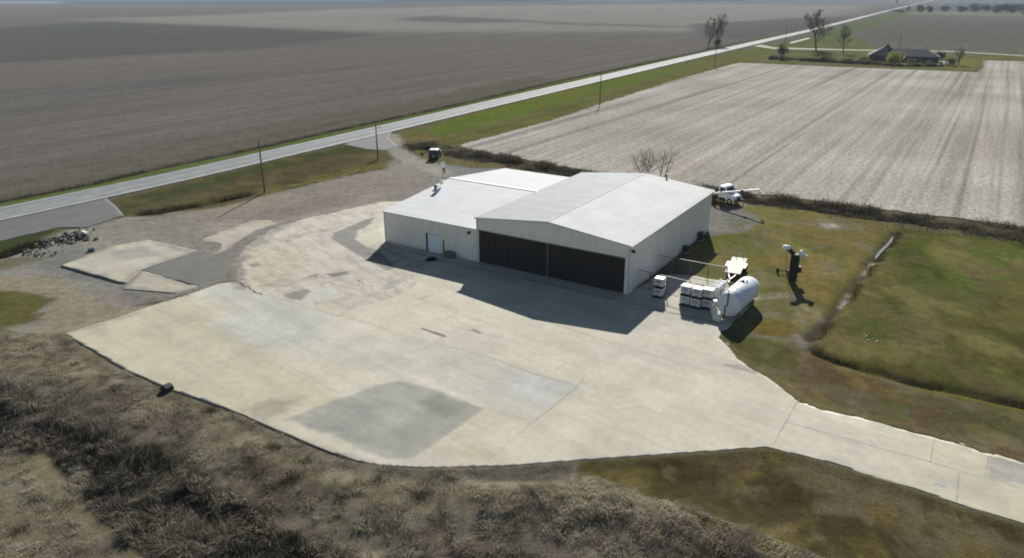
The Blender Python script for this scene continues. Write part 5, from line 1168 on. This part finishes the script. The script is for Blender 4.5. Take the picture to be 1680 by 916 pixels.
# --- dark brush along the field margin
def margin(pl, width, n, hr, cols, lab, name='roadside_brush', w=(.05, .12)):
    pl = np.asarray(pl); seg = np.linalg.norm(np.diff(pl, axis=0), axis=1); cs = np.concatenate([[0], np.cumsum(seg)]); t = rng.uniform(0, cs[-1], n)
    i = np.clip(np.searchsorted(cs, t) - 1, 0, len(seg) - 1); f = (t - cs[i]) / seg[i]; b = pl[i] + (pl[i + 1] - pl[i]) * f[:, None]
    d = (pl[i + 1] - pl[i]) / seg[i][:, None]; off_ = rng.normal(0, width / 2.4, n); Q = b + np.stack([-d[:, 1], d[:, 0]], -1) * off_[:, None]
    den = fbm(Q[:, 0], Q[:, 1], 3.5, 4, 95); k_ = rng.uniform(0, 1, n) < sm(.25, .55, den); Q, den, n = Q[k_], den[k_], k_.sum()
    h = rng.uniform(*hr, n) * (.3 + 1.1 * sm(.3, .7, den))
    cc = palette(cols, n, .28)
    o = blades(name, np.stack([Q[:, 0], Q[:, 1], z_at(Q) - .05], -1), h, rng.uniform(*w, n), rng.uniform(0, 6.3, n), rng.uniform(.2, 1.1, n), cc); return tag(o, lab, 'brush', kind='stuff')
margin(FIELDEDGE, 4.4, 60000, (.35, 1.0), [(84, 78, 62), (98, 90, 74), (116, 106, 90), (76, 78, 54), (66, 62, 52)], 'dark brush filling the ditch along the pale field')
margin(FIELDEDGE + [1.2, 2.6], 3., 30000, (.2, .6), [(144, 134, 114), (128, 120, 98), (116, 110, 88)], 'dry grey weeds at the rim of the pale field')
vn_ = np.array([-math.sin(ROWDIR), math.cos(ROWDIR)])
margin(road_c[:10] + vn_ * 9.4, 1.4, 20000, (.15, .5), [(70, 70, 50), (78, 74, 54), (92, 88, 66)], 'dark scrub line along the far road ditch')
margin(RDITCH, 1.4, 5000, (.2, .7), [(52, 52, 36), (70, 66, 46), (96, 94, 60)], 'dark weeds in the roadside ditch by the entrance')
margin(SWDITCH, 1.6, 6000, (.2, .7), [(46, 48, 32), (58, 58, 40), (70, 72, 44)], 'dark weeds in the ditch beside the rubble heap')
margin(SWALE, .8, 9000, (.1, .35), [(64, 62, 36), (88, 84, 46)], 'dark grass line along the meadow swale', w=(.03, .07))
margin(DITCH + [.9, .3], .8, 6000, (.1, .3), [(112, 100, 58), (92, 84, 50)], 'low grass along the drainage ditch', w=(.03, .07))
margin(road_c[:9] + vn_ * 22, 20., 26000, (.05, .18), [(122, 114, 90), (104, 98, 74), (136, 128, 100), (90, 86, 66)], 'pale stubble scattered along the near margin of the tilled field', 'field_stubble')
# --- shrubs and trees
def shrub(px, h, rx, cols, lab, n=500, group=None, name='shrub', leaf=.25):
    q = at(*px); t = thing(name, lab, 'shrub', (q[0], q[1], 0), rng.uniform(0, 6), group)
    mb = MB()
    for a in range(5): an = a * 1.26 + .3; mb.cyl((0, 0, 0), (math.cos(an) * rx * .5, math.sin(an) * rx * .5, h * .7), .05 * h / 2, .02, 5)
    mb.build('stem', WOOD, t)
    ctr = rng.normal(0, 1, (9, 3)); ctr /= np.linalg.norm(ctr, axis=1)[:, None]; ctr = ctr * [rx * .55, rx * .55, h * .28] + [0, 0, h * .55]
    P = ctr[rng.integers(0, 9, n)] + rng.normal(0, 1, (n, 3)) * [rx * .24, rx * .24, h * .15]; P[:, 2] = np.clip(P[:, 2], .05, h)
    leaves('foliage', P, leaf, palette(cols, n, .35), t); return t
def leaves(name, P, s, col, parent):
    n = len(P); a = rng.normal(0, 1, (n, 3)); a /= np.linalg.norm(a, axis=1)[:, None]; b = rng.normal(0, 1, (n, 3)); b -= (a * b).sum(1)[:, None] * a; b /= np.linalg.norm(b, axis=1)[:, None]
    s = s * rng.uniform(.5, 1.3, (n, 1)); v = np.stack([P - a * s, P - b * s * .5, P + a * s, P + b * s * .5], 1).reshape(-1, 3)
    return npmesh(name, v, np.arange(n * 4).reshape(-1, 4), 4, LEAF, np.repeat(np.concatenate([col, np.ones((n, 1))], 1), 4, 0), False, parent)
BARK = mat('grey_bark', (92, 86, 78), .95, 0, 3, .25, .4); BARKD = mat('dark_bark', (66, 60, 54), .95, 0, 3, .25, .4)
def tree(px, H, spread, lab, seed, leafy=0, cols=((84, 90, 56),), levels=5, stems=1, group=None, bark=BARK, upr=.55, r0=None, loc=None, leafsize=.45, name='tree', trunk_f=.22, twig=1., leaf_from=.45):
    r = random.Random(seed); q = at(*px) if loc is None else loc
    t = thing(name, lab, 'tree', (q[0], q[1], -.1), 0, group); tr = MB(); tw = MB(); tips = []
    r0 = r0 or H * .026
    NK = (0, 5, 6, 7, 8, 9)
    def grow(p, d, L_, rad, lv, top):
        k_ = 5 if lv >= levels - 1 else 3; pts = [p]; dd = d.copy()
        for i in range(k_):
            dd = (dd + Vector((r.gauss(0, .13), r.gauss(0, .13), upr * .16))).normalized(); pts.append(pts[-1] + dd * (L_ / k_))
        tgt = tr if lv >= levels - 1 else tw; ns = 7 if lv >= levels - 1 else (5 if lv > 1 else 3)
        for i in range(k_): tgt.cyl(pts[i], pts[i + 1], rad * (1 - .75 * i / k_), rad * (1 - .75 * (i + 1) / k_), ns, False)
        tips.append((pts[-1], L_))
        if lv <= 1: tips.append((pts[1], L_)); return
        nk = NK[min(lv, 5)]; az = r.uniform(0, 6.28)
        for i in range(nk):
            t_ = trunk_f + (1 - trunk_f) * (i + r.random()) / nk if lv == levels else .2 + .8 * (i + r.random()) / nk
            j = min(int(t_ * k_), k_ - 1); q_ = pts[j].lerp(pts[j + 1], t_ * k_ - j); ax_ = (pts[j + 1] - pts[j]).normalized()
            a = az + i * 2.4 + r.gauss(0, .3); sd_ = Vector((math.cos(a), math.sin(a), r.uniform(-.1, .3)))
            nd = (ax_ * .8 + sd_ * spread * r.uniform(.7, 1.3)).normalized()
            grow(q_, nd, L_ * r.uniform(.42, .62) * (1.15 - .55 * t_), max(rad * (1 - .75 * t_) * .6, .03), lv - 1, False)
    for s in range(stems):
        a = r.uniform(0, 6.28) + s * 6.28 / stems; ln = .04 if stems == 1 else .3
        grow(Vector((r.gauss(0, .3) * (stems > 1), r.gauss(0, .3) * (stems > 1), 0)), Vector((math.cos(a) * ln, math.sin(a) * ln, 1)).normalized(), H * .95, r0 * (1 if stems == 1 else .65), levels, True)
    allz = max([p.z for p, _ in tips]); sc = H / allz
    for mb in (tr, tw): mb.v = [(x * sc, y * sc, z * sc) for x, y, z in mb.v]
    tr.build('trunk', bark, t); cw = tw.build('crown', bark, t)
    if leafy:
        T = np.array([tuple(p * sc) for p, _ in tips]); T = T[T[:, 2] > H * leaf_from]
        P = T[rng.integers(0, len(T), leafy)] + rng.normal(0, H * .02, (leafy, 3)); leaves('leaves', P, leafsize, palette(cols, leafy, .35), t)
    return t
tree((1339, 85), 25.5, 1.05, 'tallest roadside tree, thinly leafed, in the farmhouse yard', 11, 1500, ((104, 104, 80), (90, 92, 68), (116, 114, 90)), levels=5, leafsize=.42, trunk_f=.2, bark=BARKD, leaf_from=.15)
tree((1383, 88), 17.5, 1.1, 'bare spreading tree standing between the tallest tree and the farmhouse', 12, 300, ((112, 106, 92),), levels=5, leafsize=.4, trunk_f=.2)
tree((1162, 77), 19.5, .6, 'left one of the two bare upright trees across the road', 21, 420, ((88, 86, 68), (96, 94, 74)), levels=4, trunk_f=.1, bark=BARKD, leafsize=.5, leaf_from=.0, stems=2, upr=.9)
tree((1174, 76), 21.5, .6, 'right one of the two bare upright trees across the road, slightly taller', 23, 460, ((88, 86, 68), (96, 94, 74)), levels=4, trunk_f=.1, bark=BARKD, leafsize=.5, leaf_from=.0, stems=2, upr=.9)
shrub((1176, 77), 5., 3.4, ((88, 86, 68), (100, 94, 76)), 'brushy undergrowth at the foot of the two bare upright trees', 700, leaf=.4)
# bare trees behind the hangar: placed where their crowns appear above the roof edge
tree((1058, 299), 6.9, .9, 'bare multi-stemmed tree behind the white hangar roof edge, spreading wide', 33, 0, levels=3, stems=5, bark=BARKD, r0=.17, trunk_f=.3, upr=.3)
tree((1084, 301), 7.4, .6, 'bare leaning tree just right of the wider bare tree behind the hangar roof', 35, 0, levels=3, stems=2, bark=BARKD, r0=.22, trunk_f=.3, upr=.5)
shrub((1283, 94), 7.2, 3.6, ((100, 112, 70), (116, 124, 80), (88, 98, 62)), 'round green bush in the grass left of the tallest tree', 900, leaf=.45)
shrub((1467, 106), 6.6, 5., ((170, 172, 96), (180, 180, 108), (150, 154, 84)), 'yellow-green bushy tree in front of the farmhouse', 1200, leaf=.5, name='bushy_tree')
tree((1572, 107), 9., .8, 'leaning bare grey tree right of the farmhouse', 41, 220, ((112, 104, 92),), levels=3, stems=4, leafsize=.4)
shrub((1556, 108), 3.4, 4., ((80, 74, 62), (96, 88, 74)), 'brown brushy shrub beneath the leaning bare tree', 500, leaf=.4)
shrub((1543, 98), 4.2, 3., ((62, 74, 52), (52, 62, 46)), 'dark green shrub at the right end of the farmhouse', 500, leaf=.4)
shrub((1345, 87), .8, 7., ((110, 108, 76), (120, 116, 84)), 'low ring of weeds at the foot of the tallest tree', 500, leaf=.4)
for i, (x, y, h_, lab) in enumerate([(1285, 99, 2.4, 'first hedge shrub, below the round green bush'), (1352, 101, 3., 'hedge shrub below the tallest tree'), (1393, 104, 2.8, 'hedge shrub just right of the bare spreading tree'), (1418, 103, 3.2, 'dark shrub at the left corner of the farmhouse'), (1494, 106, 2.8, 'hedge shrub in front of the right wing of the farmhouse'), (1520, 107, 2.2, 'hedge shrub near the right end of the hedge')]):
    shrub((x, y), h_, 3.2, ((104, 108, 76), (118, 116, 88), (94, 96, 72)), lab, 320, 'shrubs along the farmhouse hedge', leaf=.4)
hl_ = PX([(1262, 97), (1330, 100), (1400, 104), (1470, 108), (1545, 109)])
margin(hl_, 3., 14000, (.7, 2.), [(112, 108, 82), (98, 98, 72), (128, 120, 94)], 'low ragged hedge growth along the farmhouse yard', 'hedge_growth', w=(.15, .4))
# far row of round trees by the upper right edge
FT = [(1508, 21, 15, 7), (1524, 20.5, 12, 5), (1550, 19, 12, 7), (1577, 20, 13, 8), (1598, 20, 17, 10), (1614, 20, 16, 8), (1635, 22, 16, 10), (1652, 22, 18, 9), (1662, 22, 18, 9), (1678, 24, 22, 11), (1705, 24, 20, 12)]
nm = ['first', 'second', 'third', 'fourth', 'fifth', 'sixth', 'seventh', 'eighth', 'ninth', 'tenth', 'last']
for i, (x, y, h_, w_) in enumerate(FT):
    q = at(x, y); t = thing('round_tree', '%s round dark tree from the left in the distant row at the upper right' % nm[i], 'tree', (q[0], q[1], 0), 0, 'distant row of round trees')
    mb = MB(); mb.cyl((0, 0, -.2), (0, 0, h_ * .5), .8, .5, 7)
    for a in range(5): an = a * 1.26 + i; mb.cyl((0, 0, h_ * .35), (math.cos(an) * w_ * .6, math.sin(an) * w_ * .6, h_ * .75), .35, .12, 5)
    mb.build('trunk', BARKD, t)
    ctr = rng.normal(0, 1, (12, 3)); ctr /= np.linalg.norm(ctr, axis=1)[:, None]; ctr = ctr * [w_ * .8, w_ * .8, h_ * .26] + [0, 0, h_ * .52]
    P = ctr[rng.integers(0, 12, 700)] + rng.normal(0, 1, (700, 3)) * [w_ * .3, w_ * .3, h_ * .12]
    leaves('crown', P, 1.3, palette(((58, 66, 44), (48, 56, 40), (70, 74, 50)), 700, .3), t)
shrub((1490, 19), 12, 5, ((52, 56, 44),), 'small dark tree standing close to the road before the distant row', 200, leaf=1., name='small_tree')
shrub((1470, 7), 17, 7, ((62, 64, 50),), 'lone dark tree across the road near the horizon', 150, leaf=1.3, name='small_tree')
shrub((1474, 21), 6, 14, ((58, 58, 52), (44, 46, 44)), 'low dark clump of brush by the far roadside', 300, leaf=1.1)
# woods on the horizon
def woods(x0, x1, y, h_, n, lab):
    a, b = at(x0, y)[:2], at(x1, y)[:2]; t = rng.uniform(0, 1, n); P = a + (b - a) * t[:, None] + rng.normal(0, 60, (n, 2)); hh = h_ * (.6 + .5 * fbm(P[:, 0], P[:, 1], 130, 3, 5))
    leaves('distant_woods', np.stack([P[:, 0], P[:, 1], rng.uniform(0, 1, n) * hh], -1), 7., palette(((52, 58, 50),), n, .3), None)
    o = bpy.data.objects[-1] if False else [q for q in COL.objects if q.name.startswith('distant_woods')][-1]; tag(o, lab, 'woods', kind='stuff')
woods(645, 905, 1.6, 13, 2500, 'dark line of far woods on the horizon above the hangar')
woods(1105, 1195, 1.4, 14, 1200, 'dark line of far woods on the horizon left of the road')
woods(1560, 1900, 1.2, 16, 3000, 'dark line of far woods on the horizon at the upper right')

# ================================================================= light, air, camera
w = bpy.data.worlds.new('World'); S.world = w; w.use_nodes = True
nt = w.node_tree; bg = nt.nodes['Background']; sky = nt.nodes.new('ShaderNodeTexSky'); sky.sky_type = 'NISHITA'; sky.sun_disc = False
SEL = R(29.8); SAZ = math.atan2(.155, .985)
sky.sun_elevation = SEL; sky.sun_rotation = SAZ; sky.air_density = 1.; sky.dust_density = .6; sky.ozone_density = 1.2
nt.links.new(sky.outputs[0], bg.inputs[0]); bg.inputs[1].default_value = .05
sl = bpy.data.lights.new('sun', 'SUN'); sl.energy = 5.; sl.angle = R(.5); sl.color = (1., .97, .90)
so = bpy.data.objects.new('sun', sl); COL.objects.link(so); so.location = (20, 200, 120)
so.rotation_euler = Vector(-SUNV).to_track_quat('-Z', 'Y').to_euler()
mh, nt, N, L, B = newmat('haze'); N.remove(B); pv = N.new('ShaderNodeVolumePrincipled'); pv.inputs['Color'].default_value = (.72, .86, 1., 1); pv.inputs['Density'].default_value = 8e-5; pv.inputs['Anisotropy'].default_value = 0.
L.new(pv.outputs[0], nt.nodes['Material Output'].inputs['Volume'])
mb = MB(); mb.box((0, 0, 19.5), (18600, 18600, 45)); hz = mb.build('haze', mh); hz['kind'] = 'stuff'; hz['label'] = 'thin blue air haze over the whole plain'; hz['category'] = 'haze'
cam = bpy.data.cameras.new('camera'); co = bpy.data.objects.new('camera', cam); COL.objects.link(co)
co.location = (0, 0, CAMH); co.rotation_euler = (math.pi / 2 - PITCH, 0, 0)
cam.sensor_width = 36; cam.lens = 36 * FPX / 1680; cam.clip_end = 30000; cam.clip_start = .5
S.camera = co
S.render.engine = 'CYCLES'; S.cycles.filter_width = 1.9; S.cycles.max_bounces = 6; S.cycles.volume_bounces = 0
S.view_settings.view_transform = 'Standard'; S.view_settings.look = 'None'; S.view_settings.gamma = 1.; S.view_settings.exposure = .75
